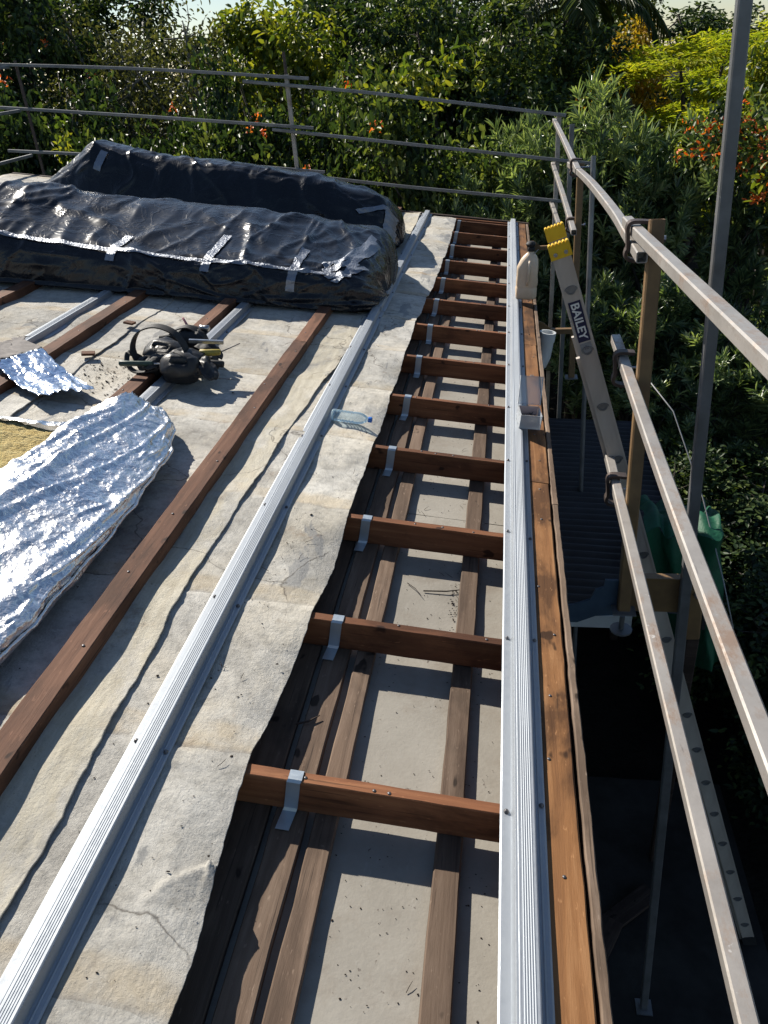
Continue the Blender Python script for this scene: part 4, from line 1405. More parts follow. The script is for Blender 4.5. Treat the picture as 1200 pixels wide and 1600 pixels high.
LW = 0.40
for near, y0 in ((True, 0.0), (False, LW)):
    sg = 1 if near else -1
    # channel section: web on the outside, flanges turned in
    sec = [(-SD / 2, 0), (SD / 2, 0), (SD / 2, STK), (SD / 2 - 0.004, STK), (SD / 2 - 0.004, 0.004), (-SD / 2 + 0.004, 0.004), (-SD / 2 + 0.004, STK), (-SD / 2, STK)]
    mb = MB()
    ring = [[lad(s, a, y0 + sg * b) for a, b in (sec if near else reversed(sec))] for s in (0.03, LEN * 0.5, LEN - 0.01)]
    mb.loops(ring)
    # rolled ribs along the outer web
    for off_ in (-SD / 2 + 0.006, SD / 2 - 0.006):
        mb.loops([[lad(s, off_ + a, y0 + sg * b) for a, b in ((-0.004, 0), (0.004, 0), (0.004, -0.003), (-0.004, -0.003))] for s in (0.03, LEN - 0.01)])
    st = mb.build('stile', 'ladder_alu', ladder)
    # yellow scalloped end cap
    mb = MB()
    pts = [(-SD / 2 - 0.006, -0.042)]
    for k in range(6):
        a0 = -SD / 2 - 0.006 + (SD + 0.012) * k / 6
        wd = (SD + 0.012) / 6
        for q in range(5):
            an = pi - pi * q / 4
            pts.append((a0 + wd / 2 + cos(an) * wd / 2, 0.012 + 0.012 * sin(an)))
    pts.append((SD / 2 + 0.006, -0.042))
    fr_ = [[lad(LEN + z, a, y0 + sg * d) for a, z in pts] for d in (-0.006, STK + 0.004)]
    mb.loops(fr_)
    cp = mb.build('end_cap', 'yellow', ladder)
    for a in (-0.022, 0.022):
        mb = MB()
        mt = Matrix.Translation(lad(LEN - 0.022, a, y0 - sg * 0.007)) @ Matrix.Rotation(pi / 2 * sg, 4, 'X')
        mb.lathe([(0.0085, 0), (0.008, 0.003), (0.004, 0.0035), (0.0035, 0.002)], 14, mt)
        mb.build('rivet', 'rail', cp, smooth=True, sharp=40)
    mb = MB()
    outl = [(-SD / 2 - 0.004, 0.0), (SD / 2 + 0.004, 0.0), (SD / 2 + 0.004, 0.09), (-SD / 2 - 0.004, 0.09)]
    mb.loops([[lad(z, a, y0 + sg * d) for a, z in outl] for d in (-0.006, STK + 0.004)])
    mb.build('foot', 'black', ladder)
    # flattened rung ends showing on the outer face
    k = 0
    s = LEN - 0.185
    while s > 0.2:
        mb = MB()
        dsh = []
        for q in range(16):
            a = 2 * pi * q / 16
            x = cos(a) * 0.025
            z = sin(a) * 0.020
            if z > 0:
                x *= 1.12
            else:
                x *= 0.78 + 0.1 * (1 + z / 0.020)
            dsh.append((x, z))
        r0 = [lad(s + z, x, y0 - sg * 0.0005) for x, z in dsh]
        r1 = [lad(s + z * 0.97, x * 0.97, y0 - sg * 0.005) for x, z in dsh]
        r2 = [lad(s + z * 0.72, x * 0.72, y0 - sg * 0.005) for x, z in dsh]
        r3 = [lad(s + z * 0.66, x * 0.66, y0 - sg * 0.001) for x, z in dsh]
        mb.loops([r0, r1, r2, r3] if near else [r3, r2, r1, r0])
        mb.build('rung_end', 'ladder_rung', st, smooth=True, sharp=30)
        if near:
            mb = MB()
            mb.loops([[lad(s + z * 0.85, x * 0.85, y) for x, z in dsh] for y in (0.001, LW - 0.001)])
            mb.build('rung', 'ladder_alu', ladder, smooth=True, sharp=40)
        s -= 0.28
    if near:
        near_stile = st
# base section nested behind the fly section
for y0, sg in ((0.034, 1), (LW - 0.034, -1)):
    mb = MB()
    sec = [(-SD / 2, 0), (SD / 2, 0), (SD / 2, STK), (-SD / 2, STK)]
    mb.loops([[lad(s_, a + 0.017, y0 + sg * b_) for a, b_ in (sec if sg > 0 else reversed(sec))] for s_ in (0.02, LEN - 0.5)])
    mb.build('base_stile', 'ladder_alu', ladder)
# sticker and lettering
def face_quad(s0, s1, a0, a1, d, name, mat, parent):
    mb = MB()
    mb.loops([[lad(s, a, -d_) for s, a in ((s0, a0), (s0, a1), (s1, a1), (s1, a0))] for d_ in (d - 0.0006, d)])
    return mb.build(name, mat, parent)


S0 = LEN - 0.235
stk = face_quad(S0 - 0.185, S0, -0.026, 0.026, 0.0022, 'sticker', 'navy', near_stile)
face_quad(S0 - 0.235, S0 - 0.192, -0.024, 0.024, 0.0020, 'small_sticker', 'sticker_grey', near_stile)
fc = bpy.data.curves.new('lettering', 'FONT')
fc.body = 'BAILEY'
fc.size = 0.055
fc.align_x = 'CENTER'
fc.align_y = 'CENTER'
fc.offset = 0.0012
fo = bpy.data.objects.new('lettering_curve', fc)
COL.objects.link(fo)
bpy.context.view_layer.update()
tm = bpy.data.meshes.new_from_object(fo)
bpy.data.objects.remove(fo)
xs = [v_.co.x for v_ in tm.vertices]
kx = 0.165 / (max(xs) - min(xs))
ys = [v_.co.y for v_ in tm.vertices]
ky = 0.036 / (max(ys) - min(ys))
ym = (max(ys) + min(ys)) / 2
xm = (max(xs) + min(xs)) / 2
for v_ in tm.vertices:
    # letters read downwards along the stile, their tops towards the outer edge
    v_.co = lad(S0 - 0.0925 - (v_.co.x - xm) * kx, -(v_.co.y - ym) * ky, -0.0030)
tm.materials.clear()
tm.materials.append(M['white'])
link('lettering', tm, stk)
mb = MB()
for k in range(5):
    a = 2 * pi * k / 5
    mb.tube([lad(S0 - 0.213, 0, -0.0026), lad(S0 - 0.213 + 0.010 * cos(a), 0.010 * sin(a), -0.0026)], 0.0012, 4)
mb.build('emblem', 'navy', near_stile)

# ------------------------------------------------------------------ side yard
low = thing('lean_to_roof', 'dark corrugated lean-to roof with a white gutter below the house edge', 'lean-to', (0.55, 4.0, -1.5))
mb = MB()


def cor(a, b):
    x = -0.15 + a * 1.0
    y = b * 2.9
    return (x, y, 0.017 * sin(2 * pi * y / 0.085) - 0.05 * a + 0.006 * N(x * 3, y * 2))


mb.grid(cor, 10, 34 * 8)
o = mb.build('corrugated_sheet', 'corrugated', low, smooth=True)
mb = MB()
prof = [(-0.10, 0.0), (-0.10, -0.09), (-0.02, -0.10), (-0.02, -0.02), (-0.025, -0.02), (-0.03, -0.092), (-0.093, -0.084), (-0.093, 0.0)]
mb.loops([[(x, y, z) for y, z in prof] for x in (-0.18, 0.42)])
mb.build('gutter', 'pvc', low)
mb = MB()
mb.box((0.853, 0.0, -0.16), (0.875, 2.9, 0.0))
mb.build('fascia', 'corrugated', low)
for x, y in ((0.82, 0.05), (0.82, 2.8)):
    mb = MB()
    mb.tube([(x, y, -0.17), (x, y, GROUND_Z + 1.5)], 0.04, 8, square=True)
    mb.build('post', 'dark_wood', low)

gt = thing('green_cloth', 'green cloth draped beside the ladder in the shaded side yard', 'cloth', (1.33, 4.25, -1.3))
mb = MB()


def gcl(a, b):
    # hangs in loose folds facing the house, narrowing to the right lower down
    x = -0.27 + 0.46 * a * (1 - 0.35 * b) + 0.30 * b + 0.03 * N(a * 4, b * 4)
    y = 0.05 * sin(a * 13 + 2 * b) * (0.4 + b) + 0.08 * N(a * 3, b * 3, 5)
    return (x, y, 0.17 - 1.05 * b + 0.06 * N(a * 5, 1) * (1 - b) + 0.10 * b * N(a * 4, 9))


mb.grid(gcl, 50, 40)
o = mb.build('fabric', 'green_cloth', gt, smooth=True)
mb = MB()


def gtop(a, b):
    p_ = Vector(gcl(a, 0))
    return p_ + Vector((0.02 * N(a * 4, b * 4), 0.5 * b, 0.05 * sin(b * 5) + 0.06 * N(a * 6, b * 6) * b))


mb.grid(gtop, 40, 14)
mb.build('fabric_top', 'green_cloth', gt, smooth=True)
fence_post = None

bd = random.Random(11)
for k, (x, y, L, a, lab) in enumerate(((0.75, 3.0, 1.1, 1.1, 'dark board lying nearest the house wall on the yard path'), (0.95, 3.45, 0.9, 0.7, 'dark board slanting across the yard path below the bracket'), (1.15, 2.55, 1.2, 0.15, 'dark board lying straight across the yard path'), (1.55, 2.2, 0.9, 0.2, 'short pale offcut on the dark soil right of the path'))):
    o = thing('loose_board', lab, 'board', (x, y, GROUND_Z + 0.115), (0, 0, a))
    mb = MB()
    mb.plank('u', (-L / 2, -0.07, 0), (L / 2, 0.07, 0.03), 0.003, 8, 0.004)
    mb.build('board', 'dark_wood' if k != 3 else 'grey_wood', o)

wi = thing('cable', 'thin pale cable hanging behind the tall grey post', 'cable', (1.35, 3.9, -0.2))
mb = MB()
mb.tube([(-0.30, 1.2, -0.15), (-0.10, 0.9, -0.35), (0.05, 0.5, -0.75), (0.16, 0.2, -1.15), (0.22, 0.05, -1.4)], 0.004, 6)
mb.build('strand', 'wire', wi, smooth=True)

# ------------------------------------------------------------------ litter on the roof
deb = MB()
dr = random.Random(3)


def flake(u, v, w, s):
    a = dr.random() * 6.28
    e = dr.uniform(0.3, 1.0)
    pts = []
    for k in range(5):
        q = a + k * 1.2566
        r = s * dr.uniform(0.6, 1.1)
        pts.append((u + cos(q) * r, v + sin(q) * r * e, w + dr.uniform(0, s * 0.5)))
    i = len(deb.v)
    deb.v += pts + [(u, v, w + s * 0.8)]
    for k in range(5):
        deb.f.append((i + k, i + (k + 1) % 5, i + 5))


def stick(u, v, w, L, a, r=0.0018):
    d = Vector((cos(a), sin(a), 0))
    p_ = Vector((u, v, w))
    bnd = Vector((-d.y, d.x, 0)) * dr.uniform(-0.12, 0.12) * L
    deb.tube([p_ - d * L / 2, p_ + bnd + Vector((0, 0, 0.004)), p_ + d * L / 2 + Vector((0, 0, 0.006))], [r, r, r * 0.5], 5)


for k in range(420):
    u = dr.uniform(-0.73, -0.39) if k % 2 else dr.uniform(-2.6, -1.0)
    v = 0.7 + 4.1 * dr.random() ** 1.3
    lift = 0.006 if u > -0.75 else (0.0105 if u > -1.9 else 0.015)
    flake(u, v, sag(u, v) + lift + 0.001, dr.uniform(0.0015, 0.0042) * (1 if dr.random() < 0.93 else 1.8))
for k in range(150):                     # clump of litter near the offcut
    u = dr.gauss(-1.78, 0.13)
    v = dr.gauss(3.42 + (u + 1.78) * -0.5, 0.10)
    flake(u, v, sag(u, v) + 0.012, dr.uniform(0.003, 0.009))
for k in range(620):
    u = dr.uniform(-0.16, 0.2)
    v = 0.7 + 5 * dr.random() ** 1.2
    if 0.06 < u < 0.13:
        continue
    flake(u, v, -0.133, dr.uniform(0.001, 0.0034))
for k in range(50):
    v = dr.gauss(2.15, 0.12)
    flake(0.055 + dr.gauss(0, 0.008), v, -0.131, dr.uniform(0.002, 0.005))
for k in range(40):
    u = dr.uniform(-0.72, -0.39) if k % 3 else dr.uniform(-0.15, 0.05)
    v = dr.uniform(0.8, 4.5)
    stick(u, v, (sag(u, v) + 0.011) if u < -0.3 else -0.131, dr.uniform(0.01, 0.035), dr.random() * 3.1, 0.0008)
stick(0.02, 2.22, -0.128, 0.16, 0.25, 0.0025)
stick(-0.09, 2.2, -0.129, 0.09, -0.9, 0.0015)
stick(-0.31, 1.50, -0.098, 0.07, 0.6, 0.003)
root = on_roof('roof_litter', 'dark leaf litter and twigs scattered over the roof', 'litter', 0, 0, 0)
root['kind'] = 'stuff'
me = deb.mesh('litter', 'dirt')
o = link('litter', me, root)
o['kind'] = 'stuff'

# ------------------------------------------------------------------ vegetation
def leaf_arrays(pos, d, up, L, wd, fold=0.25, droop=0.15):
    """six-point leaves, two quads folded along the midrib"""
    n = len(pos)
    d = d / np.linalg.norm(d, axis=1, keepdims=True)
    s = np.cross(d, up)
    s /= np.linalg.norm(s, axis=1, keepdims=True) + 1e-9
    nn = np.cross(s, d)
    L = L[:, None]
    wd = wd[:, None]
    base = pos
    tip = pos + d * L - nn * L * droop
    m1 = pos + d * L * 0.3
    m2 = pos + d * L * 0.68 - nn * L * droop * 0.35
    l1 = m1 + s * wd * 0.5 + nn * wd * fold
    r1 = m1 - s * wd * 0.5 + nn * wd * fold
    l2 = m2 + s * wd * 0.42 + nn * wd * fold
    r2 = m2 - s * wd * 0.42 + nn * wd * fold
    return np.stack([base, l1, l2, tip, r2, r1], axis=1).reshape(-1, 3), n


def leaf_mesh(name, parts, mat):
    vs = np.concatenate([p_[0] for p_ in parts])
    n = sum(p_[1] for p_ in parts)
    idx = np.arange(n)[:, None] * 6
    q = np.concatenate([idx + np.array([[0, 1, 2, 3]]), idx + np.array([[0, 3, 4, 5]])], axis=1).reshape(-1)
    me = bpy.data.meshes.new(name)
    me.vertices.add(len(vs))
    me.vertices.foreach_set('co', vs.astype(np.float32).ravel())
    me.loops.add(len(q))
    me.loops.foreach_set('vertex_index', q.astype(np.int32))
    me.polygons.add(2 * n)
    me.polygons.foreach_set('loop_start', np.arange(0, 8 * n, 4, dtype=np.int32))
    me.polygons.foreach_set('loop_total', np.full(2 * n, 4, dtype=np.int32))
    me.materials.append(M[mat])
    me.update(calc_edges=True)
    return me


def crown_points(rng, lumps, n):
    """cluster centres in the outer part of a set of ellipsoid lumps"""
    wts = np.array([l[3] * l[4] + l[4] * l[5] + l[3] * l[5] for l in lumps])
    wts = wts / wts.sum()
    pick = rng.choice(len(lumps), n, p=wts)
    L = np.array(lumps)[pick]
    dirs = rng.normal(size=(n, 3))
    dirs /= np.linalg.norm(dirs, axis=1, keepdims=True)
    # each lump carries smaller tufts on its surface, with gaps between them
    m = 9
    tufts = rng.normal(size=(len(lumps), m, 3))
    tufts /= np.linalg.norm(tufts, axis=2, keepdims=True)
    size = rng.uniform(0.26, 0.5, size=(len(lumps), m))
    which = rng.integers(0, m, n)
    tc = tufts[pick, which]
    rad = rng.uniform(0.15, 1.0, n) ** 0.5 * size[pick, which]
    off_ = tc * 0.78 + dirs * rad[:, None]
    inner = rng.random(n) < 0.16
    off_[inner] = dirs[inner] * 0.6
    pts = L[:, :3] + off_ * L[:, 3:6]
    dirs = dirs * 0.6 + tc * 0.6
    dirs /= np.linalg.norm(dirs, axis=1, keepdims=True) + 1e-9
    return pts, dirs


def make_crown(name, mat, seed, lumps, clusters, per, leafL, leafW, spread, droop_dir=0.4, out=0.6, fold=0.25, rosette=False, flat=False):
    rng = np.random.default_rng(seed)
    pts, dirs = crown_points(rng, lumps, clusters)
    n = clusters * per
    c = np.repeat(pts, per, axis=0)
    o = np.repeat(dirs, per, axis=0)
    if rosette:
        tw = o * 0.5 + np.array([0, 0, 0.9]) + np.repeat(rng.normal(size=(clusters, 3)), per, axis=0) * 0.35
        tw /= np.linalg.norm(tw, axis=1, keepdims=True)
        along = rng.uniform(0, 1, n)
        pos = c + tw * (along * spread * 2)[:, None]
        rd = rng.normal(size=(n, 3))
        rd -= tw * (rd * tw).sum(1, keepdims=True)
        rd /= np.linalg.norm(rd, axis=1, keepdims=True)
        d = rd * (0.95 - 0.45 * along)[:, None] + tw * (0.45 + 0.6 * along)[:, None]
        up = tw
    else:
        pos = c + rng.normal(size=(n, 3)) * spread * (np.array([1, 1, 0.25]) if flat else np.array([1, 1, 0.8]))
        d = o * out + rng.normal(size=(n, 3)) * (np.array([0.8, 0.8, 0.15]) if flat else 0.6) + np.array([0, 0, -droop_dir])
        up = np.array([0, 0, 1.0]) + rng.normal(size=(n, 3)) * (0.15 if flat else 0.55) + o * 0.3
    L = leafL * rng.uniform(0.65, 1.25, n)
    w = leafW * rng.uniform(0.75, 1.2, n)
    return leaf_mesh(name, [leaf_arrays(pos, d, up, L, w, fold)], mat)


def trunk_mesh(name, seed, lumps, h0, r, mat='bark', stems=1, twigs=30):
    rs = random.Random(seed)
    mb = MB()
    for s in range(stems):
        bx, by = rs.uniform(-0.15, 0.15) * (stems > 1), rs.uniform(-0.15, 0.15) * (stems > 1)
        top = Vector((rs.uniform(-0.2, 0.2), rs.uniform(-0.2, 0.2), h0))
        path = [Vector((bx, by, 0)).lerp(top, t) + Vector((0.08 * N(t * 3, s, seed), 0.08 * N(t * 3, s + 5, seed), 0)) for t in (0, 0.25, 0.5, 0.75, 1.0)]
        mb.tube(path, [r, r * 0.85, r * 0.75, r * 0.66, r * 0.55], 9)
    for l in lumps:
        c = Vector(l[:3])
        st = Vector((0, 0, h0 * rs.uniform(0.5, 0.95)))
        mid = st.lerp(c, 0.5) + Vector((rs.uniform(-0.2, 0.2), rs.uniform(-0.2, 0.2), 0.15))
        tip = c + Vector((0, 0, l[5] * 0.4))
        mb.tube([st, st.lerp(mid, 0.6), mid, mid.lerp(tip, 0.6), tip], [r * 0.5, r * 0.42, r * 0.34, r * 0.22, r * 0.1], 7)
    for k in range(twigs):
        l = rs.choice(lumps)
        c = Vector(l[:3])
        d = Vector((rs.gauss(0, 1), rs.gauss(0, 1), rs.gauss(0.2, 1))).normalized()
        e = c + Vector((d.x * l[3], d.y * l[4], d.z * l[5])) * rs.uniform(0.75, 1.0)
        m_ = c.lerp(e, 0.5) + Vector((rs.uniform(-0.12, 0.12), rs.uniform(-0.12, 0.12), rs.uniform(-0.1, 0.1)))
        mb.tube([c, m_, e], [r * 0.16, r * 0.1, r * 0.035], 5)
    return mb.mesh(name, mat, True)


def make_lumps(seed, n, spread, h0, h1, r0, r1, flat=1.0):
    rs = random.Random(seed)
    out = []
    for k in range(n):
        z = h0 + (h1 - h0) * (k + rs.random()) / n
        s = spread * (1.0 - 0.45 * max(0, (z - h0) / max(1e-6, h1 - h0) - 0.5))
        r = rs.uniform(r0, r1)
        a = rs.random() * 6.28
        q = sqrt(rs.random()) * s
        out.append((cos(a) * q, sin(a) * q, z, r, r * rs.uniform(0.85, 1.15), r * flat * rs.uniform(0.75, 1.1)))
    return out


KIND = {}


def kind(key, seed, lumps, mat, clusters, per, L, w, spread, h0, r, tmat='bark', stems=1, twigs=30, **kw):
    KIND[key] = (make_crown('crown_' + key, mat, seed, lumps, clusters, per, L, w, spread, **kw), trunk_mesh('trunk_' + key, seed, lumps, h0, r, tmat, stems, twigs))


kind('dark', 1, make_lumps(1, 22, 1.7, 0.8, 6.0, 0.45, 0.95), 'leaf_dark', 950, 24, 0.13, 0.06, 0.12, 3.0, 0.14)
kind('dark2', 2, make_lumps(2, 24, 1.7, 0.8, 6.0, 0.4, 0.85), 'leaf_mid', 950, 24, 0.12, 0.055, 0.12, 3.0, 0.13)
kind('small', 3, make_lumps(3, 16, 1.5, 0.8, 6.0, 0.5, 1.0), 'leaf_olive', 1400, 10, 0.10, 0.045, 0.17, 3.2, 0.10, 'palebark', 3, 140, droop_dir=0.6)
kind('lime', 4, make_lumps(4, 9, 0.8, 3.6, 5.8, 0.4, 0.7), 'leaf_lime', 420, 12, 0.14, 0.06, 0.11, 4.0, 0.08, 'palebark', 2, 30, droop_dir=0.5)
kind('lance', 5, make_lumps(5, 10, 0.7, 0.6, 3.1, 0.4, 0.65), 'leaf_oleander', 620, 24, 0.15, 0.026, 0.07, 1.8, 0.05, 'bark', 5, 40, rosette=True, fold=0.15)
kind('lance2', 6, make_lumps(6, 10, 0.75, 0.6, 3.1, 0.35, 0.6), 'leaf_oleander', 600, 24, 0.16, 0.028, 0.08, 1.8, 0.05, 'bark', 5, 40, rosette=True, fold=0.15)
kind('shade', 7, make_lumps(7, 12, 0.9, 0.3, 2.6, 0.45, 0.75), 'leaf_dark', 640, 26, 0.095, 0.046, 0.10, 1.4, 0.06, 'bark', 3, 30)
kind('shade2', 17, make_lumps(17, 13, 0.95, 0.3, 2.6, 0.4, 0.7), 'leaf_mid', 640, 26, 0.09, 0.044, 0.10, 1.4, 0.06, 'bark', 3, 30)
kind('feather', 8, make_lumps(8, 18, 1.6, 2.2, 5.0, 0.5, 0.85, 0.35), 'leaf_feather', 2000, 14, 0.11, 0.026, 0.12, 2.6, 0.11, 'bark', 1, 60, flat=True, droop_dir=0.12)
kind('gold', 9, make_lumps(9, 10, 1.0, 3.0, 5.2, 0.5, 0.75), 'leaf_gold', 700, 12, 0.13, 0.06, 0.12, 3.2, 0.09)

VEG = {'dark': 'dense dark glossy tree', 'dark2': 'broad-leaved green tree', 'small': 'twiggy olive-leaved tree', 'lime': 'young lime-green tree', 'lance': 'lance-leaved shrub', 'lance2': 'lance-leaved shrub', 'shade': 'dark shaded shrub', 'shade2': 'leafy shrub', 'feather': 'feathery yellow-green tree', 'gold': 'golden-leaved tree'}
HT = {'dark': 6.6, 'dark2': 6.5, 'small': 6.5, 'lime': 6.2, 'lance': 3.4, 'lance2': 3.4, 'shade': 3.0, 'shade2': 3.0, 'feather': 5.3, 'gold': 5.8}


def plant(key, x, y, top, wide, label, turn=0.0, group=None):
    tall = (top - GROUND_Z) / HT[key]
    isT = HT[key] > 5
    o = thing('tree' if isT else 'shrub', label, 'tree' if isT else 'shrub', (x, y, GROUND_Z), (0, 0, turn), group or ('trees behind the roof' if isT else 'shrubs around the roof'))
    o.scale = (wide, wide, tall)
    cm, tm_ = KIND[key]
    link('trunk', tm_, o)
    link('crown', cm, o)
    return o


BACK = [(-17.0, 28, 5.2, 1.8, 'dark2', 'leftmost of the far trees along the skyline'), (-13.4, 27, 4.8, 1.7, 'dark', 'far dark tree second from the left on the skyline'),
        (-10.0, 30, 3.1, 1.5, 'small', 'thin far tree under the left patch of sky'), (-7.4, 28, 2.95, 1.4, 'dark2', 'low far tree under the gap of sky above the bundles'),
        (-4.2, 27, 4.4, 1.6, 'dark2', 'far tree rising right of the sky gap'), (-0.8, 29, 4.2, 1.7, 'dark', 'far dark tree behind the middle of the back rails'),
        (2.8, 31, 3.4, 1.6, 'dark2', 'far tree behind the palm'), (7.2, 31, 2.7, 1.8, 'dark', 'far dark tree right of the palm'), (11.4, 28, 3.4, 1.7, 'dark2', 'rightmost far tree beyond the tall post')]
for i, (x, y, t_, w_, k_, lab) in enumerate(BACK):
    plant(k_, x, y, t_, w_, lab, i * 1.3)
MID = [(-10.0, 16.8, 4.2, 1.2, 'dark', 'dark tree with orange blossoms at the upper left'), (-7.6, 17.2, 3.1, 1.1, 'small', 'twiggy olive tree right of the orange blossoms'),
       (-5.7, 16.8, 2.75, 1.1, 'small', 'twiggy olive tree above the peak of the tall bundle'), (-4.05, 16.0, 2.8, 1.15, 'lime', 'lime-leaved young tree above the middle back post'),
       (-2.5, 17.4, 3.2, 1.15, 'dark', 'dense glossy tree right of the middle back post'), (-0.5, 16.6, 2.9, 1.15, 'dark2', 'leafy tree with bright sprays in the middle of the skyline'),
       (0.95, 17.6, 2.2, 0.85, 'dark', 'dark rounded tree left of the feathery tree'), (3.5, 16.4, 1.8, 1.35, 'feather', 'feathery yellow-green tree at the upper right'),
       (2.6, 21.0, 2.1, 0.9, 'gold', 'golden-leaved tree behind the feathery tree'), (5.6, 18.5, 2.4, 1.1, 'feather', 'second feathery tree right of the tall post')]
for i, (x, y, t_, w_, k_, lab) in enumerate(MID):
    plant(k_, x, y, t_, w_, lab, i * 2.1 + 0.4)
FRONT = [(-7.3, 11.9, 1.95, 1.15, 'shade', 'dark shrub at the far left behind the corner rails'), (-6.0, 12.3, 1.1, 1.1, 'shade', 'dark shrub left of the tall bundle'),
         (-4.7, 11.8, 1.0, 1.1, 'shade2', 'dark shrub behind the peak of the tall bundle'), (-3.5, 12.2, 1.35, 1.1, 'shade', 'dark shrub left of the middle back post'),
         (-2.3, 11.9, 1.25, 1.1, 'shade2', 'dark shrub behind the middle back post'), (-1.1, 12.0, 1.45, 1.15, 'shade2', 'dark shrub right of the middle back post'),
         (-0.35, 11.0, 0.15, 0.85, 'lance', 'small lance-leaved shrub behind the end of the roof'), (0.45, 11.7, 0.75, 1.0, 'lance2', 'lance-leaved shrub behind the far end of the joists'),
         (1.25, 11.4, 1.15, 1.1, 'lance', 'tallest lance-leaved shrub behind the far right corner'), (2.2, 11.2, 0.75, 1.1, 'lance2', 'lance-leaved shrub right of the far corner posts'),
         (3.1, 10.8, 0.75, 1.05, 'lance', 'lance-leaved shrub left of the tall grey post'), (4.1, 10.6, 0.6, 1.1, 'lance2', 'lance-leaved shrub at the right behind the orange trumpets'),
         (3.75, 11.8, 1.6, 0.6, 'lime', 'pale leafy sapling with white blossoms beside the tall grey post'), (1.75, 9.6, -0.8, 0.9, 'lance2', 'low lance-leaved shrub behind the ladder head'), (2.7, 9.0, -1.3, 0.9, 'lance', 'low lance-leaved shrub behind the bowed rail'), (3.5, 8.6, -1.6, 0.95, 'lance2', 'low lance-leaved shrub at the right edge'),
         (1.7, 7.9, -2.3, 0.8, 'shade', 'dark shrub behind the lean-to roof'), (2.5, 7.4, -2.5, 0.9, 'shade', 'dark shrub right of the lean-to roof'), (3.3, 6.9, -2.6, 0.9, 'shade', 'dark shrub in the shade at the right edge'),
         (2.55, 5.7, -2.5, 0.8, 'shade', 'low dark shrub right of the green cloth'), (3.0, 4.7, -2.6, 0.8, 'shade', 'lowest dark shrub at the right of the yard')]
for i, (x, y, t_, w_, k_, lab) in enumerate(FRONT):
    plant(k_, x, y, t_, w_, lab, i * 1.7 + 0.2)


# flowers and vines
def flowers(name, label, mat, centre, size, n, L, seed, parent_leaf=None):
    rng = np.random.default_rng(seed)
    o = thing(name, label, 'flowers', centre)
    k = max(1, n // 9)
    cl = rng.normal(size=(k, 3)) * np.array(size)
    c = np.repeat(cl, 9, axis=0)
    pos = c + rng.normal(size=c.shape) * L * 0.55
    d = rng.normal(size=c.shape) + np.array([0, -0.5, -0.3])
    up = rng.normal(size=c.shape)
    me_ = leaf_mesh('petals', [leaf_arrays(pos, d, up, L * rng.uniform(0.6, 1.2, len(c)), L * 0.42 * rng.uniform(0.7, 1.2, len(c)), 0.3)], mat)
    x = link('petals', me_, o)
    x['kind'] = 'stuff'
    if parent_leaf:
        c2 = np.repeat(rng.normal(size=(k * 2, 3)) * np.array(size) * 1.3, 8, axis=0)
        pos = c2 + rng.normal(size=c2.shape) * 0.08
        me_ = leaf_mesh('leaves', [leaf_arrays(pos, rng.normal(size=c2.shape) + np.array([0, 0, -0.4]), np.array([0, 0, 1.0]) + rng.normal(size=c2.shape) * 0.5, 0.1 * rng.uniform(0.6, 1.2, len(c2)), 0.045 * rng.uniform(0.7, 1.2, len(c2)))], parent_leaf)
        x = link('leaves', me_, o)
        x['kind'] = 'stuff'
    return o


flowers('trumpet_vine', 'orange trumpet flowers behind the tall grey post', 'orange_flower', (2.72, 10.15, 0.52), (0.20, 0.15, 0.17), 300, 0.07, 3, 'leaf_mid')
flowers('trumpet_vine', 'orange trumpet flowers at the right edge of the picture', 'orange_flower', (2.98, 9.7, 0.12), (0.10, 0.12, 0.12), 110, 0.065, 4, 'leaf_lime')
flowers('trumpet_vine', 'orange blossoms high in the dark tree at the upper left', 'orange_flower', (-8.5, 15.4, 2.15), (0.7, 0.2, 0.4), 70, 0.08, 5)
flowers('trumpet_vine', 'red-orange blossoms beside the left end of the top back rail', 'orange_flower', (-6.9, 11.3, 1.72), (0.2, 0.1, 0.05), 36, 0.07, 6)
flowers('trumpet_vine', 'scattered orange blossoms on the shrubs along the back rails', 'orange_flower', (-3.2, 11.2, 1.0), (1.7, 0.2, 0.45), 45, 0.06, 7)
flowers('trumpet_vine', 'few orange blossoms right of the middle back post', 'orange_flower', (-1.2, 11.1, 0.9), (0.7, 0.2, 0.4), 27, 0.06, 8)
flowers('white_blossom', 'white blossoms beside the tall grey post at the upper right', 'white_flower', (3.05, 11.6, 1.25), (0.13, 0.15, 0.28), 70, 0.08, 9, 'leaf_lime')
flowers('lime_sprig', 'hanging lime-yellow sprig left of the tall bundle', 'leaf_lime', (-5.55, 10.6, 1.0), (0.035, 0.03, 0.22), 45, 0.10, 10)
flowers('lime_sprig', 'bright lime leaf spray left of the far right corner', 'leaf_lime', (-1.0, 11.45, 1.3), (0.40, 0.15, 0.14), 330, 0.13, 12)
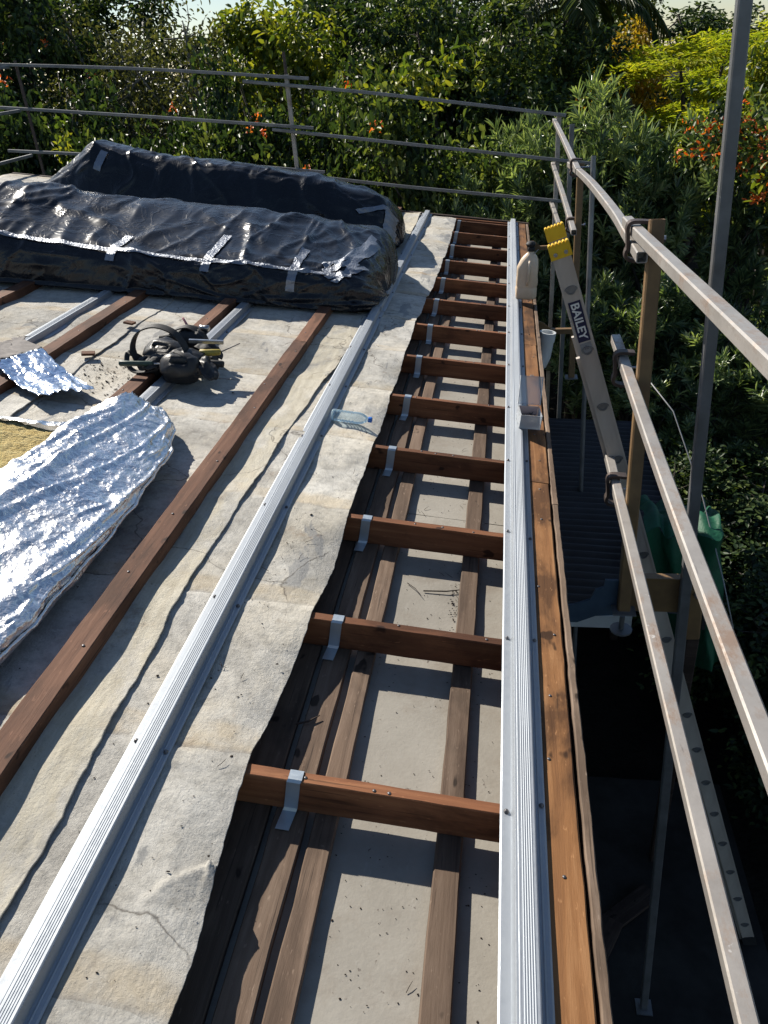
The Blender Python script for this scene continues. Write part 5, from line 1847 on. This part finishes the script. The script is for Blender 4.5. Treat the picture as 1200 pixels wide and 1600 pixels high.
flowers('lime_sprig', 'bright lime leaf spray just right of the middle back post', 'leaf_lime', (-1.25, 11.2, 0.80), (0.3, 0.15, 0.16), 130, 0.11, 13)

# palm
palm = thing('palm_tree', 'palm with arching fronds at the top of the picture', 'palm', (1.35, 18.5, GROUND_Z))
mb = MB()
mb.tube([(0.3, 0, 0), (0.2, 0, 2.3), (0.05, 0, 4.6), (0, 0, 6.2)], [0.2, 0.16, 0.14, 0.13], 12)
mb.build('trunk', 'bark', palm, smooth=True)
prng = np.random.default_rng(4)
for k in range(15):
    az = 2 * pi * k / 15 + prng.uniform(-0.2, 0.2)
    el = prng.uniform(0.15, 1.15)
    L = prng.uniform(1.7, 2.3)
    pts = []
    p_ = np.array([0, 0, 6.15])
    e = el
    for q in range(26):
        pts.append(p_.copy())
        p_ = p_ + np.array([cos(az) * cos(e), sin(az) * cos(e), sin(e)]) * L / 25
        e -= 0.075
    pts = np.array(pts)
    tg = np.gradient(pts, axis=0)
    tg /= np.linalg.norm(tg, axis=1, keepdims=True)
    sd = np.cross(tg, np.array([0, 0, 1.0]))
    sd /= np.linalg.norm(sd, axis=1, keepdims=True) + 1e-9
    P2, D2, U2, L2 = [], [], [], []
    for q in range(3, 26):
        for rep in (0, 0.5):
            for sg in (-1, 1):
                pp = pts[q] if rep == 0 or q == 25 else (pts[q] + pts[q + 1]) / 2
                P2.append(pp)
                D2.append(sd[q] * sg * 0.85 + tg[q] * 0.6 + np.array([0, 0, -0.35]) + prng.normal(size=3) * 0.08)
                U2.append(np.array([0, 0, 1.0]))
                L2.append(0.5 * sin(pi * (q - 2) / 27) ** 0.6 + 0.06)
    P2, D2, U2, L2 = map(np.array, (P2, D2, U2, L2))
    fm = leaf_mesh('frond', [leaf_arrays(P2, D2, U2, L2, np.full(len(L2), 0.035), 0.3, 0.2)], 'leaf_palm')
    f_ = link('frond', fm, palm)
    mb = MB()
    mb.tube([tuple(x) for x in pts[::3]], [0.022 * (1 - i / 10) + 0.004 for i in range(len(pts[::3]))], 5)
    mb.build('midrib', 'leaf_palm', f_)
